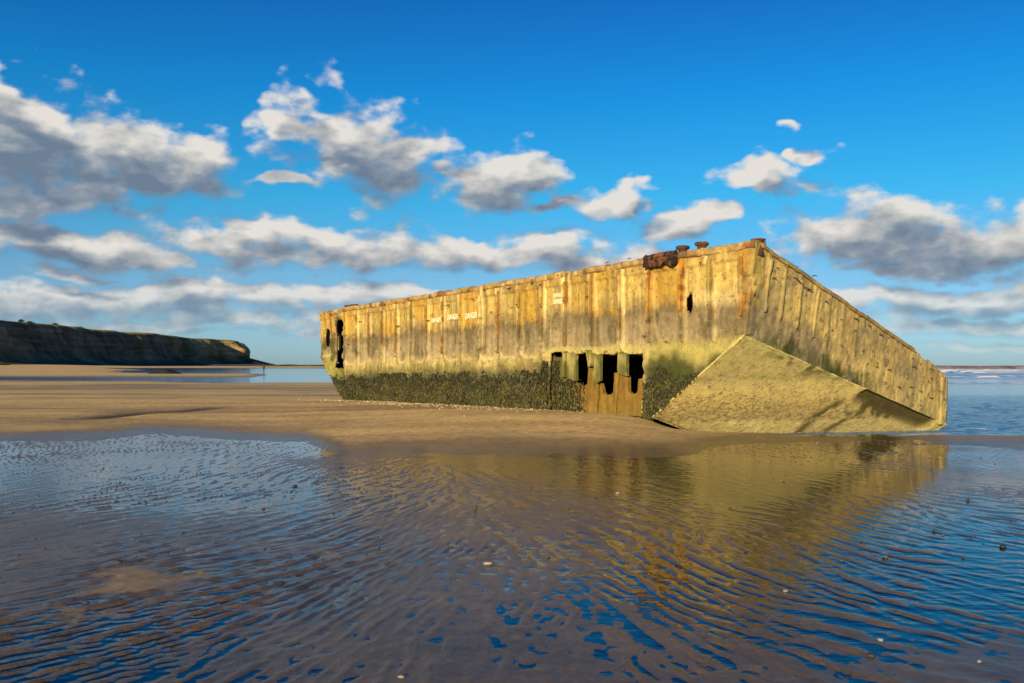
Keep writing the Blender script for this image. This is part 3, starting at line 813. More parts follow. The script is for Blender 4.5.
def cop_col(V):
    t, z = V[:, 1], V[:, 2]; n = fbm(t * 1.3, z * 3, 101, 4); n2 = fbm(t * 5, z * 6, 102, 3)
    c = np.ones((len(V), 3)) * np.array((.27, .18, .06)) * (1 + .3 * n2)[:, None]
    c = mixc(c, (.17, .06, .016), ss(.0, .35, n) * .8); c = mixc(c, (.40, .31, .14), ss(.2, .6, n2) * .4)
    return mixc(c, (.08, .045, .02), ss(.25, .6, fbm(t * 3.1, z * 2, 103, 3)) * .8)


strip('coping', lambda a: ((0, .02 + a * 24.6, ztop(.02 + a * 24.6)), (-1, 0, 0), (0, 0, 1)), 420,
      [(-.35, .045), (.02, .05), (.09, .03), (.10, -.05), (.09, -.11), (.055, -.14), (-.05, -.13), (-.35, -.12)], cop_col, ragged=.028, seed=2)
strip('end_coping', lambda a: ((.15 + a * 6.6, 0, zt_end(.15 + a * 6.6)), (0, -1, 0), (0, 0, 1)), 130,
      [(-.28, .01), (.02, .01), (.05, -.01), (.055, -.06), (.04, -.10), (-.05, -.10), (-.28, -.08)],
      lambda V: mixc(end_color(V[:, 0], V[:, 2]) * .85, (.14, .09, .04), ss(0, .5, fbm(V[:, 0] * 3, V[:, 2], 105, 3)) * .6), ragged=.015, seed=5)

# corner post of the near end, split by rust
def corner():
    n = 60; z = np.linspace(2.34, 4.50, n); V = []
    base = [(-.06, .34), (-.07, .20), (-.075, .05), (-.03, -.025), (.12, -.03), (.28, -.025), (.30, .05)]
    for i in range(n):
        y0 = .35 * (4.54 - z[i]) / 2.22
        for j, (s, t) in enumerate(base):
            e = .03 * fbm(np.array([z[i] * 2.3]), np.array([j * 1.7]), 111, 4)[0]
            cut = .07 * float(ss(.1, .4, fbm(np.array([z[i] * 1.6]), np.array([j * .8]), 112, 3)[0])) if j in (0, 1) else 0
            V.append((s + e + cut, t + y0 + e, z[i]))
    V = np.array(V); k = len(base)
    Fc = [(i * k + j, (i + 1) * k + j, (i + 1) * k + j + 1, i * k + j + 1) for i in range(n - 1) for j in range(k - 1)]
    c = np.where((V[:, 0] < .0)[:, None], side_color(V[:, 1], V[:, 2]), end_color(V[:, 0], V[:, 2]))
    return mesh_obj('corner_post', V, Fc, M_CONC, HULL, c, smooth=False)


corner()

# ---- broken bays: recessed lower panels, hanging stubs
def prism(name, poly, s0, s1, col_fn, mat=M_CONC, sub=.07):
    """polygon in (t, z) given depth from s0 (front) to s1 (back)"""
    P = []
    for (a, b) in zip(poly, poly[1:] + poly[:1]):
        L = math.hypot(b[0] - a[0], b[1] - a[1]); m = max(1, int(L / sub))
        for i in range(m): P.append((a[0] + (b[0] - a[0]) * i / m + random.uniform(-.007, .007), a[1] + (b[1] - a[1]) * i / m + random.uniform(-.010, .010)))
    n = len(P)
    bm = bmesh.new()
    vf = [bm.verts.new((s0, p[0], p[1])) for p in P]; vb = [bm.verts.new((s1, p[0], p[1])) for p in P]
    bm.faces.new(vf); bm.faces.new(vb[::-1])
    for i in range(n): bm.faces.new((vf[i], vb[i], vb[(i + 1) % n], vf[(i + 1) % n]))
    bmesh.ops.triangulate(bm, faces=[f for f in bm.faces if len(f.verts) > 4])
    bmesh.ops.subdivide_edges(bm, edges=[e for e in bm.edges if e.calc_length() > .16], cuts=2, use_grid_fill=True)
    bmesh.ops.triangulate(bm, faces=bm.faces[:])
    bmesh.ops.recalc_face_normals(bm, faces=bm.faces)
    for v in bm.verts:
        v.co.x += .014 * fbm(np.array([v.co.y * 4]), np.array([v.co.z * 4]), 121, 3)[0]
    me = bpy.data.meshes.new(name); bm.to_mesh(me); bm.free()
    V = np.array([v.co[:] for v in me.vertices])
    c = np.ones((len(V), 4), np.float32); c[:, :3] = col_fn(V)
    a = me.color_attributes.new('tone', 'FLOAT_COLOR', 'POINT'); a.data.foreach_set('color', c.ravel())
    me.materials.append(mat)
    o = bpy.data.objects.new(name, me); COL.objects.link(o); o.parent = HULL
    return o


def pan_col(V):
    n = fbm(V[:, 1] * 2, V[:, 2] * 2, 123, 4); st = fbm(V[:, 1] * 12, V[:, 2] * .8, 124, 3)
    c = np.ones((len(V), 3)) * np.array((.150, .088, .016)) * (1 + .25 * st + .2 * n)[:, None]
    c = mixc(c, (.06, .055, .015), ss(6.1, 7.2, V[:, 1] + .5 * n) * .85)
    return mixc(c, (.16, .12, .03), ss(.1, -.3, V[:, 2] - .45 + .2 * n) * .5)


def stub_col(V):
    n = fbm(V[:, 1] * 3, V[:, 2] * 3, 126, 4)
    c = np.ones((len(V), 3)) * np.array((.25, .205, .065)) * (1 + .3 * n)[:, None]
    return mixc(c, (.07, .075, .018), ss(-.1, .35, fbm(V[:, 1] * 5, V[:, 2] * 5, 127, 3) + .5 * ss(1.85, 1.35, V[:, 2])) * .9)


def poly(*q):
    P = [wall(*a) for a in q]; ct = sum(p[0] for p in P) / len(P); hw = max(abs(p[0] - ct) for p in P)
    return [(ct + (p[0] - ct) * (1 - .022 / hw), p[1]) for p in P]


prism('lower_panel', poly((612.5, 417), (616.3, 372.5), (623.5, 375), (624, 391), (627, 393.5), (632, 393.5), (634.5, 391), (634.8, 378.5), (644.5, 378), (646, 419)), .14, .26, pan_col)
prism('lower_panel', poly((594.3, 413), (596.6, 383), (598.3, 392), (600, 394.5), (607, 394.8), (609.8, 392), (610.5, 372.5), (615.4, 372.5), (611.8, 416)), .15, .27, pan_col)
prism('lower_panel', poly((575.5, 412), (577.3, 385), (581, 386), (584, 383), (584.3, 367), (588, 367.5), (595.6, 381), (593.5, 413)), .14, .26, pan_col)
prism('lower_panel', poly((554, 411), (560.4, 357), (566, 359), (570.5, 381), (576.5, 384), (574.8, 412)), .13, .25, pan_col)
prism('lower_panel', poly((546, 411), (546.5, 352), (549, 357), (559.6, 357), (553.2, 411)), .15, .27, pan_col)
prism('hanging_stub', poly((616.6, 351), (626.6, 351), (626.4, 376.0), (622.0, 374.6), (616.4, 372.3)), .02, .11, stub_col)
prism('hanging_stub', poly((593.5, 351), (600.4, 351), (600.0, 381), (596.0, 383.2), (592.0, 377.5)), .02, .11, stub_col)
prism('hanging_stub', poly((565.5, 351), (576.4, 352), (576.2, 380.5), (571, 380), (566.5, 375)), .02, .10, stub_col)
prism('hanging_stub', poly((586, 350), (592.5, 350), (591, 366), (588.5, 367)), -.03, .17, stub_col)
prism('hanging_stub', poly((562.8, 350), (566, 350), (564.5, 377), (561, 377)), -.02, .17, stub_col)
# near-black sheet behind the bays: the hull's inner shade put into its colour
quad_part('dark_backing', [(6.2, 2.0, -1.5), (6.2, 23.6, -1.8), (6.2, 23.6, 1.6), (6.2, 2.0, 2.0)], (.012, .010, .006), 12)

quad_part('dark_backing', [(.75, 20.6, .3), (.75, 24.4, 1.2), (.75, 24.5, 3.75), (.75, 20.6, 3.85)], (.010, .008, .005), 12)  # sheet added close behind the far openings, their darkness painted as its colour

# ---- bollards and rusted iron
def rust_cols(V, base=(.060, .028, .015)):
    n = fbm(V[:, 0] * 9 + V[:, 2] * 5, V[:, 1] * 9, 131, 3)
    return mixc(np.ones((len(V), 3)) * np.array(base), (.14, .052, .02), ss(0, .6, n))


def bollard(t, s, zb, h, r, lab=None):
    V, Fc = lathe([(r * .95, -.25), (r * .74, 0), (r * .70, h * .45), (r * .78, h * .68), (r * 1.15, h * .74), (r * 1.22, h * .88), (r * 1.05, h * .97), (r * .5, h)], 20, (s, t, zb), .03)
    o = mesh_obj('bollard', V, Fc, M_RUST, HULL, rust_cols(np.array(V)))
    if lab: o['label'] = lab
    return o


for (px, ptop) in [(684, 243.5), (703.3, 239.6), (347.3, 304.5), (353.5, 303.6)]:
    t, _ = wall(px, 300); Y = CO[1] + AX_T[1] * t + .3 * AX_S[1]
    t, _ = wall(px - .35 * AX_S[0] * F / Y, 300)
    zt_ = EYE + (365 - ptop) / F * Y
    bollard(t, .35, ztop(t) - .05, zt_ - ztop(t) + .05, .15)
bollard(.10, .16, 4.45, .16, .15, 'broken iron stump at the near corner')

# rusted iron fender on the coping
def fender():
    V = []; n = 34; rows = 9
    a = wall(681, 252); b = wall(649.5, 258)
    for j in range(rows):
        for i in range(n):
            f = i / (n - 1); g = j / (rows - 1)
            t = a[0] + f * (b[0] - a[0]); zt_ = ztop(t) + .03; zb = zt_ - .25 - .05 * fbm(np.array([t * 3]), np.array([.0]), 3, 3)[0]
            ridge = .045 * (math.sin(g * math.pi * 5) > 0) 
            V.append((-.13 - ridge - .03 * fbm(np.array([t * 5]), np.array([g * 4]), 141, 3)[0], t, zt_ + g * (zb - zt_)))
    V = np.array(V)
    o = mesh_obj('rusted_fender', V, grid_faces(rows, n), M_RUST, HULL, rust_cols(V, (.020, .011, .008)), smooth=False)
    md = o.modifiers.new('thickness', 'SOLIDIFY'); md.thickness = .1; md.offset = 1
    o['label'] = 'dark corroded iron strip on the wall head'


fender()

# rebar stubs, bent and rusty
stub_me = None
def rebar(loc, d, L):
    global stub_me
    if stub_me is None:
        V = []; Fc = []; n = 6; path = [(0, 0), (.4, .02), (.75, -.03), (1, -.16)]
        for (x, dz) in path:
            for k in range(n):
                a = 2 * math.pi * k / n; V.append((x, .13 * math.cos(a), dz + .13 * math.sin(a)))
        for i in range(len(path) - 1):
            for k in range(n): Fc.append((i * n + k, i * n + (k + 1) % n, (i + 1) * n + (k + 1) % n, (i + 1) * n + k))
        Fc += [tuple(range(n))[::-1], tuple((len(path) - 1) * n + k for k in range(n))]
        o = mesh_obj('rebar_stub', V, Fc, M_RUST, HULL, rust_cols(np.array(V), (.045, .024, .014))); stub_me = o.data
    else:
        o = bpy.data.objects.new('rebar_stub', stub_me); COL.objects.link(o); o.parent = HULL
    o.location = loc; o.rotation_euler = (0, random.uniform(-.2, .3), math.atan2(d[1], d[0]) + random.uniform(-.5, .5)); o.scale = (L, L, L)
    return o


for (px, py) in [(771, 258), (773, 268), (770, 278), (790, 267), (789, 277), (807, 276), (804, 289), (821, 301), (850, 318), (837, 319), (864, 325), (875, 334), (851, 330), (874, 366),
                 (907, 357), (908, 366), (907, 386), (926, 377), (926, 368), (926, 397), (885, 369), (905, 395), (896, 386), (917, 404), (936, 386), (860, 350), (840, 345), (830, 330)]:
    s, z = endw(px, py)
    rebar((s, end_y(s, z) - .005, z), (0, -1), random.uniform(.07, .13))
for (px, py) in [(430, 320.5), (415, 316), (400, 326), (462, 315), (520, 305), (543, 306), (567, 298), (590, 296), (543, 284), (520, 290), (500, 292), (475, 300), (450, 305), (362, 322),
                 (375, 312), (387, 305), (350, 345), (355, 335), (610, 262), (632, 258), (560, 275), (535, 283), (512, 288), (668, 341), (646, 336), (702, 262)]:
    t, z = wall(px, py)
    rebar((-.05, t, z), (-1, 0), random.uniform(.09, .17))
# loose wire sagging between two stubs of the end wall
def wire():
    a = endw(790, 278); b = endw(806, 290); pts = []
    for i in range(12):
        f = i / 11; s = a[0] + f * (b[0] - a[0]); z = a[1] + f * (b[1] - a[1]) - .06 * math.sin(f * math.pi); pts.append((s, end_y(s, z) - .09, z))
    cu = bpy.data.curves.new('w', 'CURVE'); cu.dimensions = '3D'; cu.bevel_depth = .013; sp = cu.splines.new('POLY'); sp.points.add(11)
    for i, p in enumerate(pts): sp.points[i].co = (*p, 1)
    tmp = bpy.data.objects.new('t', cu); COL.objects.link(tmp)
    me = bpy.data.meshes.new_from_object(tmp.evaluated_get(bpy.context.evaluated_depsgraph_get())); bpy.data.objects.remove(tmp)
    V = np.array([v.co[:] for v in me.vertices]); c = np.ones((len(V), 4), np.float32); c[:, :3] = rust_cols(V, (.12, .06, .03))
    at = me.color_attributes.new('tone', 'FLOAT_COLOR', 'POINT'); at.data.foreach_set('color', c.ravel()); me.materials.append(M_RUST)
    o = bpy.data.objects.new('loose_wire', me); COL.objects.link(o); o.parent = HULL


wire()

# stencilled lettering
def lettering(text, pl, pr, h, tilt):
    t0, z0 = wall(*pl); t1, z1 = wall(*pr)
    cu = bpy.data.curves.new('txt', 'FONT'); cu.body = text; cu.size = 1.0; cu.extrude = .012; cu.offset = .004
    tmp = bpy.data.objects.new('t', cu); COL.objects.link(tmp)
    me = bpy.data.meshes.new_from_object(tmp.evaluated_get(bpy.context.evaluated_depsgraph_get())); bpy.data.objects.remove(tmp)
    V = np.array([v.co[:] for v in me.vertices]); wx = V[:, 0].max() - V[:, 0].min(); wy = V[:, 1].max() - V[:, 1].min()
    x = (V[:, 0] - V[:, 0].min()) / wx; y = (V[:, 1] - V[:, 1].min()) / wy
    N = np.stack([-.022 - V[:, 2], t0 + x * (t1 - t0), z0 + x * (z1 - z0) + y * h], -1)
    me.vertices.foreach_set('co', N.astype(np.float32).ravel()); me.update(); me.materials.append(M_PAINT)
    o = bpy.data.objects.new('painted_lettering', me); COL.objects.link(o); o.parent = HULL
    o['label'] = 'faded white painted word ' + text


lettering('DANGER', (432.3, 323.2), (441.5, 322.0), .17, 0)
lettering('DANGER', (448.0, 320.5), (459.3, 319.2), .19, 0)
lettering('DANGER', (466.2, 319.6), (477.6, 317.9), .21, 0)
lettering('DANGER', (554.3, 297.8), (564.0, 296.6), .13, 0)
lettering('DANGER', (554.3, 304.4), (564.0, 303.4), .15, 0)

# ---- seaweed growing on the wall
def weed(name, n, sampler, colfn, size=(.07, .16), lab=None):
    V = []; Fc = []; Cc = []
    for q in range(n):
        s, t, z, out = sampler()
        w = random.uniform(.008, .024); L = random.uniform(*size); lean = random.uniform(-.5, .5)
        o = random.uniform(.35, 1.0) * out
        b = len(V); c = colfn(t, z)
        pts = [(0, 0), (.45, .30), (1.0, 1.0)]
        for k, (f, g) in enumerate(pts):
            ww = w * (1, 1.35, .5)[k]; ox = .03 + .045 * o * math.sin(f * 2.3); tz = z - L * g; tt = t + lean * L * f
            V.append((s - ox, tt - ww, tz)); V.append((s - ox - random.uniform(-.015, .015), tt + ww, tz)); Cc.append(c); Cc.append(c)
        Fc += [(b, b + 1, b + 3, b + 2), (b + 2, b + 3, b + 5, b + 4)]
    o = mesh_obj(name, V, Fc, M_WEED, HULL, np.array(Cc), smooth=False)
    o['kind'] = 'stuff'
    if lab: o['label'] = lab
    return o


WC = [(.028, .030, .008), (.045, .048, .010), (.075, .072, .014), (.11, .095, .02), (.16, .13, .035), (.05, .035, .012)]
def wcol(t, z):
    hi = (z + TL * t) > 1.25 + .1 * math.sin(t * 7); cl = math.sin(t * 3.1 + 1.3 * math.sin(z * 6)) * math.sin(z * 7 + t * 1.7)  # upper tufts weighted darker: the ledge's shadow line put into their colour
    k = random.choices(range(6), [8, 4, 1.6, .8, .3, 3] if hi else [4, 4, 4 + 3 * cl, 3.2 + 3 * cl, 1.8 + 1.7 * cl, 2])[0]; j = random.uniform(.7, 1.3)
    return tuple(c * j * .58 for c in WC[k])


def samp_main():
    while True:
        t = random.uniform(7.9, 23.6); z = random.uniform(.0, 1.62) - TL * t
        lim = 1.44 - TL * t + .16 * float(fbm(np.array([t * 1.3]), np.array([.0]), 5, 4)[0]) + .10 * float(fbm(np.array([t * 6.]), np.array([3.0]), 5, 2)[0])
        if z > lim and random.random() > .3 * math.exp(-(z - lim) / .10): continue
        if t > float(tr(np.array(z))) - .05: continue
        if random.random() < .85 * float(ss(.12, .42, fbm(np.array([t * 1.1]), np.array([z * 2.6]), 9, 3)[0])): continue
        return -float(.05 * (z > 0)), t, z + .05, 1.0


def samp_bay():
    while True:
        t = random.uniform(6.3, 8.2); z = random.uniform(.1, 1.75)
        if random.random() > (t - 6.0) / 1.6: continue
        if z > 1.2 and t < 7.5: continue
        return .11 if t < 7.86 else -.03, t, z, .8


def samp_near():
    while True:
        t = random.uniform(1.0, 3.75); z = random.uniform(.2, 1.9)
        if t < float(tl(np.array(z))) + .03: continue
        edge = 1.35 + .38 * math.exp(-((t - 3.1) / .35) ** 2) + .15 * (1.6 - t)
        if z > edge + random.uniform(-.15, .15): continue
        if random.random() > .75 - .35 * (t > 3.0) * (z < 1.1): continue
        return -.03, t, z, .8


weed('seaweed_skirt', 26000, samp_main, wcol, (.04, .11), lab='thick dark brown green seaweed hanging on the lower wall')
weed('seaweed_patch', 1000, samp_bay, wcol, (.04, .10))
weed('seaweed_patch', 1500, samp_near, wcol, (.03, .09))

# ------------------------------------------------------------------ cliff
def build_cliff():
    # foot line in plan, then the headland turns away
    nodes = np.array([(-520, 120), (-450, 330), (-372, 640), (-362, 850), (-349, 1000), (-338, 1085), (-329, 1125), (-342, 1175), (-430, 1330), (-800, 1800)], float)
    seg = np.concatenate([[0], np.cumsum(np.hypot(*np.diff(nodes, axis=0).T))])
    n = 620; q = np.linspace(0, seg[-1], n)
    bx = np.interp(q, seg, nodes[:, 0]); by = np.interp(q, seg, nodes[:, 1])
    ker = np.hanning(25); ker /= ker.sum()
    bx = np.convolve(np.pad(bx, 12, mode='edge'), ker, 'valid'); by = np.convolve(np.pad(by, 12, mode='edge'), ker, 'valid')
    tx, ty = np.gradient(bx), np.gradient(by); ln = np.hypot(tx, ty); nx, ny = -ty / ln, tx / ln       # inland (to the left)
    H = np.interp(by, [120, 330, 640, 850, 1060, 1180], [37, 36, 34.5, 33.5, 31.5, 31.0])
    H = H + .9 * fbm(q * .012, q * 0, 3, 4) + .4 * fbm(q * .05, q * 0, 5, 3)
    # profile: distance inland, fraction of height
    pr = [(-60, -.07), (-38, -.01), (-22, .03), (-10, .10), (-2, .22), (0, .30)] + [(f * 8, .30 + .62 * f) for f in np.linspace(.06, 1, 22)] + [(9, .95), (11, .985), (14, 1.0), (20, 1.01), (40, 1.03), (80, 1.06), (160, 1.08), (500, 1.1)]
    pr = np.array(pr); m = len(pr)
    Q, K = np.meshgrid(np.arange(n), np.arange(m), indexing='ij')
    d = pr[K, 0]; tipq = np.exp(-((by[Q] - 1140) / 55) ** 2)
    h = (pr[K, 1] + tipq * np.interp(d, [-60, -38, -22, -10, -2, 3], [.0, .02, .09, .14, .10, 0])) * H[Q]
    qq = q[Q]
    gul = 7 * fbm(qq * .03, h * .02, 7, 4) + 3.0 * fbm(qq * .11, h * .05, 9, 3) + 1.2 * fbm(qq * .3, h * .22, 10, 3)
    fw = np.clip(1 - np.abs(pr[K, 1] - .55) / .62, 0, 1) ** .6 * (d < 30)
    tip = np.exp(-((by[Q] - 1130) / 120) ** 2)
    d2 = d + gul * fw * (1 + .9 * tip)
    X = bx[Q] + nx[Q] * d2; Y = by[Q] + ny[Q] * d2; Z = h + (.3 * fbm(X * .05, Y * .05, 11, 3)) * (pr[K, 1] > .9) - .3
    # colours: clay, ledges, turf
    n1 = fbm(qq * .02, h * .08, 13, 4); n2 = fbm(qq * .09, h * .3, 14, 4)
    c = np.ones(X.shape + (3,)) * np.array((.095, .072, .046)) * (1 + .4 * n2)[..., None]
    c = mixc(c, (.13, .105, .065), ss(.1, .5, n1) * .7)
    c = mixc(c, (.045, .05, .022), ss(.0, .4, fbm(qq * .035, h * .06, 15, 4)) * (1 - ss(.5, .8, pr[K, 1])) * .8)
    c = mixc(c, (.03, .028, .022), ss(.12, .02, pr[K, 1]) * .9)
    c = mixc(c, (.34, .22, .08), tip * ss(.3, .5, pr[K, 1]) * .6)  # sunlit faces of the headland painted in as warm orange
    c = c * (1 + .45 * fbm(qq * .16, h * .03, 18, 3) + .25 * fbm(qq * .01, h * .45, 19, 3))[..., None]
    c = mixc(c, (.17, .135, .09), .22 * ss(.55, .9, np.sin(h * 1.05 + 1.5 * fbm(qq * .012, h * .02, 20, 3))) * ss(.3, .5, pr[K, 1]))
    turf = ss(.93, .985, pr[K, 1])
    c = mixc(c, (.16, .12, .035), turf); c = mixc(c, (.05, .05, .016), turf * ss(-.1, .3, fbm(X * .03, Y * .03, 16, 4)) * .9)
    c = mixc(c, (.36, .24, .06), turf * np.exp(-((by[Q] - 850) / 110) ** 4) * .9)  # low sun on this stretch of turf put into the colour as gold
    o = mesh_obj('cliff', np.stack([X, Y, Z], -1).reshape(-1, 3), grid_faces(n, m, flip=True), M_CLIFF, None, np.clip(c * 1.35, .008, .6).reshape(-1, 3))
    tag(o, 'dark clay sea cliff with turf top running out to a headland', 'cliff', kind='structure')
    # shrubs on the edge
    labs = ['rounded dark shrub on the cliff top, leftmost one', 'tall dark shrub on the cliff top near the left border of the photo', 'low dark shrub on the cliff edge right of the tall one', 'small lone shrub on the cliff top above the middle of the dark face',
            'low shrub on the cliff edge before the golden turf']
    for i, (px, w, hh) in enumerate([(8, 9, 2.0), (41, 5, 2.4), (50, 7, 1.4), (73, 5, 1.3), (98, 6, 1.0)]):
        u = (px - 512) / F
        j = np.argmin(np.abs(bx / by - u) + (by > 1100) * 9 + (by < 400) * 9)
        x0, y0 = bx[j] + nx[j] * 16, by[j] + ny[j] * 16
        V = []; Fc = []; Cc = []
        for k in range(420):
            a = random.uniform(0, 6.28); rr = math.sqrt(random.random()); zz = random.random()
            env = math.sqrt(max(0, 1 - (zz) ** 2)); p = np.array([rr * math.cos(a) * w / 2 * env, rr * math.sin(a) * w / 2 * env, zz * hh * (.75 + .25 * math.sin(a * 3))])
            b = len(V); e1 = np.array([random.uniform(-1, 1) for _ in range(3)]) * .38; e2 = np.array([random.uniform(-1, 1) for _ in range(3)]) * .38
            V += [p - e1, p + e2, p + e1]; Fc.append((b, b + 1, b + 2)); cc = (.03 * random.uniform(.6, 1.5), .034 * random.uniform(.6, 1.5), .012); Cc += [cc] * 3
        s = mesh_obj('shrub', np.array(V), Fc, M_LEAF, None, np.array(Cc), smooth=False)
        s.location = (x0, y0, H[j] + .0)
        tag(s, labs[i], 'shrub', 'shrubs along the cliff top')


build_cliff()

# ------------------------------------------------------------------ low reefs / breakwaters on the horizon, rocks, walker
def ridge(name, x0, y0, x1, y1, h, wd, col, lab, cat, mat=M_STONE, seed=0, n=160, zb=-.6, base=.35):
    a = np.linspace(0, 1, n); m = 9; b = np.linspace(-1, 1, m)
    A, B = np.meshgrid(a, b, indexing='ij'); L = math.hypot(x1 - x0, y1 - y0); dx, dy = (x1 - x0) / L, (y1 - y0) / L
    endf = np.clip(np.minimum(A, 1 - A) * L / (wd * 1.2), 0, 1) ** .6
    hh = (1 - np.abs(B) ** 2.4) * (h - zb) * endf * (1 - base * (.5 + .5 * fbm(A * L / wd * .6 + seed, B, seed, 4))) + zb
    off = B * wd * (1 + .2 * fbm(A * L / wd * .5, B * 2, seed + 3, 3))
    V = np.stack([x0 + A * L * dx - off * dy, y0 + A * L * dy + off * dx, hh], -1).reshape(-1, 3)
    ctr = np.array([(x0 + x1) / 2, (y0 + y1) / 2, 0])
    c = np.ones((len(V), 3)) * np.array(col) * (1 + .4 * fbm(V[:, 0] * 2 / wd, V[:, 1] * 2 / wd + V[:, 2], seed + 5, 4))[:, None]
    o = mesh_obj(name, V - ctr, grid_faces(n, m, flip=True), mat, None, np.clip(c, .005, .9), smooth=False); o.location = ctr
    tag(o, lab, cat)
    return o


ridge('breakwater', 225, 520, 560, 545, 1.85, 6, (.13, .105, .10), 'low brown breakwater line along the horizon behind the surf', 'breakwater', seed=2, n=260, base=.12)
ridge('rock_reef', -310, 900, -160, 930, 1.9, 10, (.05, .045, .04), 'low dark reef reaching from the foot of the headland along the horizon', 'reef', seed=9, n=200, base=.3)
ridge('seaweed_rock', -68.5, 168, -61.6, 169, 1.0, 2.2, (.007, .007, .004), 'long flat dark weed covered rock lying alone on the wet sand', 'rock', seed=4, n=60)
ridge('seaweed_rock', -305, 520, -291, 524, 1.9, 3.5, (.012, .011, .009), 'dark rock heap below the cliff at the left border of the photo', 'rock', seed=6, n=60, zb=.4)


def walker():
    Y = 226.0; X = (263.8 - 512) / F * Y
    root = empty('person', (X, Y, SEA - .02), R(25))
    tag(root, 'person in dark clothes walking far off in the shallow water', 'person')
    J = {'pel': (0, 0, .95), 'ch': (0, .02, 1.3), 'nk': (0, .03, 1.5), 'hd': (0, .05, 1.66), 'hdt': (0, .05, 1.76),
         'lh': (-.1, 0, .9), 'lk': (-.11, -.12, .5), 'la': (-.11, -.06, .09), 'lt': (-.12, -.2, .04), 'rh': (.1, 0, .9), 'rk': (.11, .08, .5), 'ra': (.11, .2, .1), 'rt': (.12, .06, .04),
         'ls': (-.2, .02, 1.42), 'le': (-.27, .06, 1.15), 'lw': (-.25, -.04, .9), 'rs': (.2, .02, 1.42), 're': (.27, .04, 1.15), 'rw': (.24, -.08, .92)}
    rad = {'pel': .15, 'ch': .16, 'nk': .06, 'hd': .10, 'hdt': .07, 'lh': .11, 'lk': .075, 'la': .05, 'lt': .045, 'rh': .11, 'rk': .075, 'ra': .05, 'rt': .045, 'ls': .075, 'le': .05, 'lw': .04, 'rs': .075, 're': .05, 'rw': .04}
    E = [('pel', 'ch'), ('ch', 'nk'), ('nk', 'hd'), ('hd', 'hdt'), ('pel', 'lh'), ('lh', 'lk'), ('lk', 'la'), ('la', 'lt'), ('pel', 'rh'), ('rh', 'rk'), ('rk', 'ra'), ('ra', 'rt'),
         ('ch', 'ls'), ('ls', 'le'), ('le', 'lw'), ('ch', 'rs'), ('rs', 're'), ('re', 'rw')]
    ks = list(J); me = bpy.data.meshes.new('body'); me.from_pydata([J[k] for k in ks], [(ks.index(a), ks.index(b)) for a, b in E], [])
    o = bpy.data.objects.new('body', me); COL.objects.link(o); o.parent = root
    md = o.modifiers.new('skin', 'SKIN'); md.use_smooth_shade = True
    sv = me.skin_vertices[0].data if me.skin_vertices else None
    if sv is None:
        bpy.context.view_layer.objects.active = o; bpy.ops.mesh.customdata_skin_add(); sv = me.skin_vertices[0].data
    for i, k in enumerate(ks): sv[i].radius = (rad[k], rad[k]); sv[i].use_root = (k == 'pel')
    o.modifiers.new('sub', 'SUBSURF').levels = 1
    ev = bpy.data.meshes.new_from_object(o.evaluated_get(bpy.context.evaluated_depsgraph_get()))
    o.modifiers.clear(); o.data = ev
    V = np.array([v.co[:] for v in ev.vertices]); c = np.ones((len(V), 4), np.float32)
    c[:, :3] = np.where((V[:, 2] > 1.52)[:, None], (.38, .22, .15), np.where((V[:, 2] > .95)[:, None], (.02, .022, .03), (.03, .03, .04)))
    a = ev.color_attributes.new('tone', 'FLOAT_COLOR', 'POINT'); a.data.foreach_set('color', c.ravel()); ev.materials.clear(); ev.materials.append(M_CLOTH)
    hv, hf = lathe([(.04, 1.80), (.09, 1.77), (.115, 1.70), (.112, 1.63), (.08, 1.58)][::-1], 14, (0, .07, 0), .05)
    mesh_obj('hair', hv, hf, M_CLOTH, root, np.ones((len(hv), 3)) * (.03, .02, .015))


walker()

# ------------------------------------------------------------------ pebbles and shells
def ground_z(x, y):
    z = ground(np.array([x, x]), np.array([y, y]))[0]; return float(z[0])


def lump(r, seed, sub=2):
    bm = bmesh.new(); bmesh.ops.create_icosphere(bm, subdivisions=sub, radius=1)
    for v in bm.verts:
        k = 1 + .28 * fbm(np.array([v.co.x * 1.3 + seed]), np.array([v.co.y * 1.3]), v.co.z * 1.3, 3)[0]
        v.co = Vector((v.co.x * r * k, v.co.y * r * .75 * k, v.co.z * r * .5 * k))
    V = [v.co[:] for v in bm.verts]; Fc = [tuple(v.index for v in f.verts) for f in bm.faces]; bm.free()
    return np.array(V), Fc


STONES = [((1003.5, 546), .055, (.02, .02, .018), 'black wet stone in the pool near the right border'),
          ((886, 556), .05, (.07, .06, .05), 'small grey stone between ripples below the reflected hull'),
          ((120, 564.5), .055, (.025, .022, .02), 'black stone beside the pale patch of sand at left'),
          ((87, 604.5), .04, (.03, .026, .022), 'dark pebble at the lower left below the pale sand patch'),
          ((388, 564.5), .035, (.02, .02, .02), 'dark pebble on brown rippled sand left of the middle'),
          ((476, 511), .06, (.04, .03, .015), 'small upright brown stub poking out of the golden reflection'),
          ((618, 493), .055, (.2, .18, .15), 'white shell lying in the dark reflection below the hull'),
          ((488, 565), .06, (.22, .18, .13), 'pale shell on brown ripples in the middle foreground'),
          ((786, 590), .035, (.2, .18, .15), 'white shell in the ripples at the lower right of the hull reflection'),
          ((881, 640), .03, (.2, .17, .2), 'tiny white shell among blue ripples at lower right'),
          ((980, 662), .03, (.19, .19, .19), 'tiny pale shell near the lower right corner'),
          ((872, 656), .04, (.02, .02, .02), 'dark pebble among the ripples at lower right'),
          ((295, 487), .06, (.02, .02, .02), 'black pebble in the blue water on the left'),
          ((968, 500), .05, (.03, .028, .024), 'dark stone in the bluish shallows at right, below the hull edge'),
          ((402, 679), .03, (.2, .18, .15), 'tiny white shell at the bottom border of the photo')]
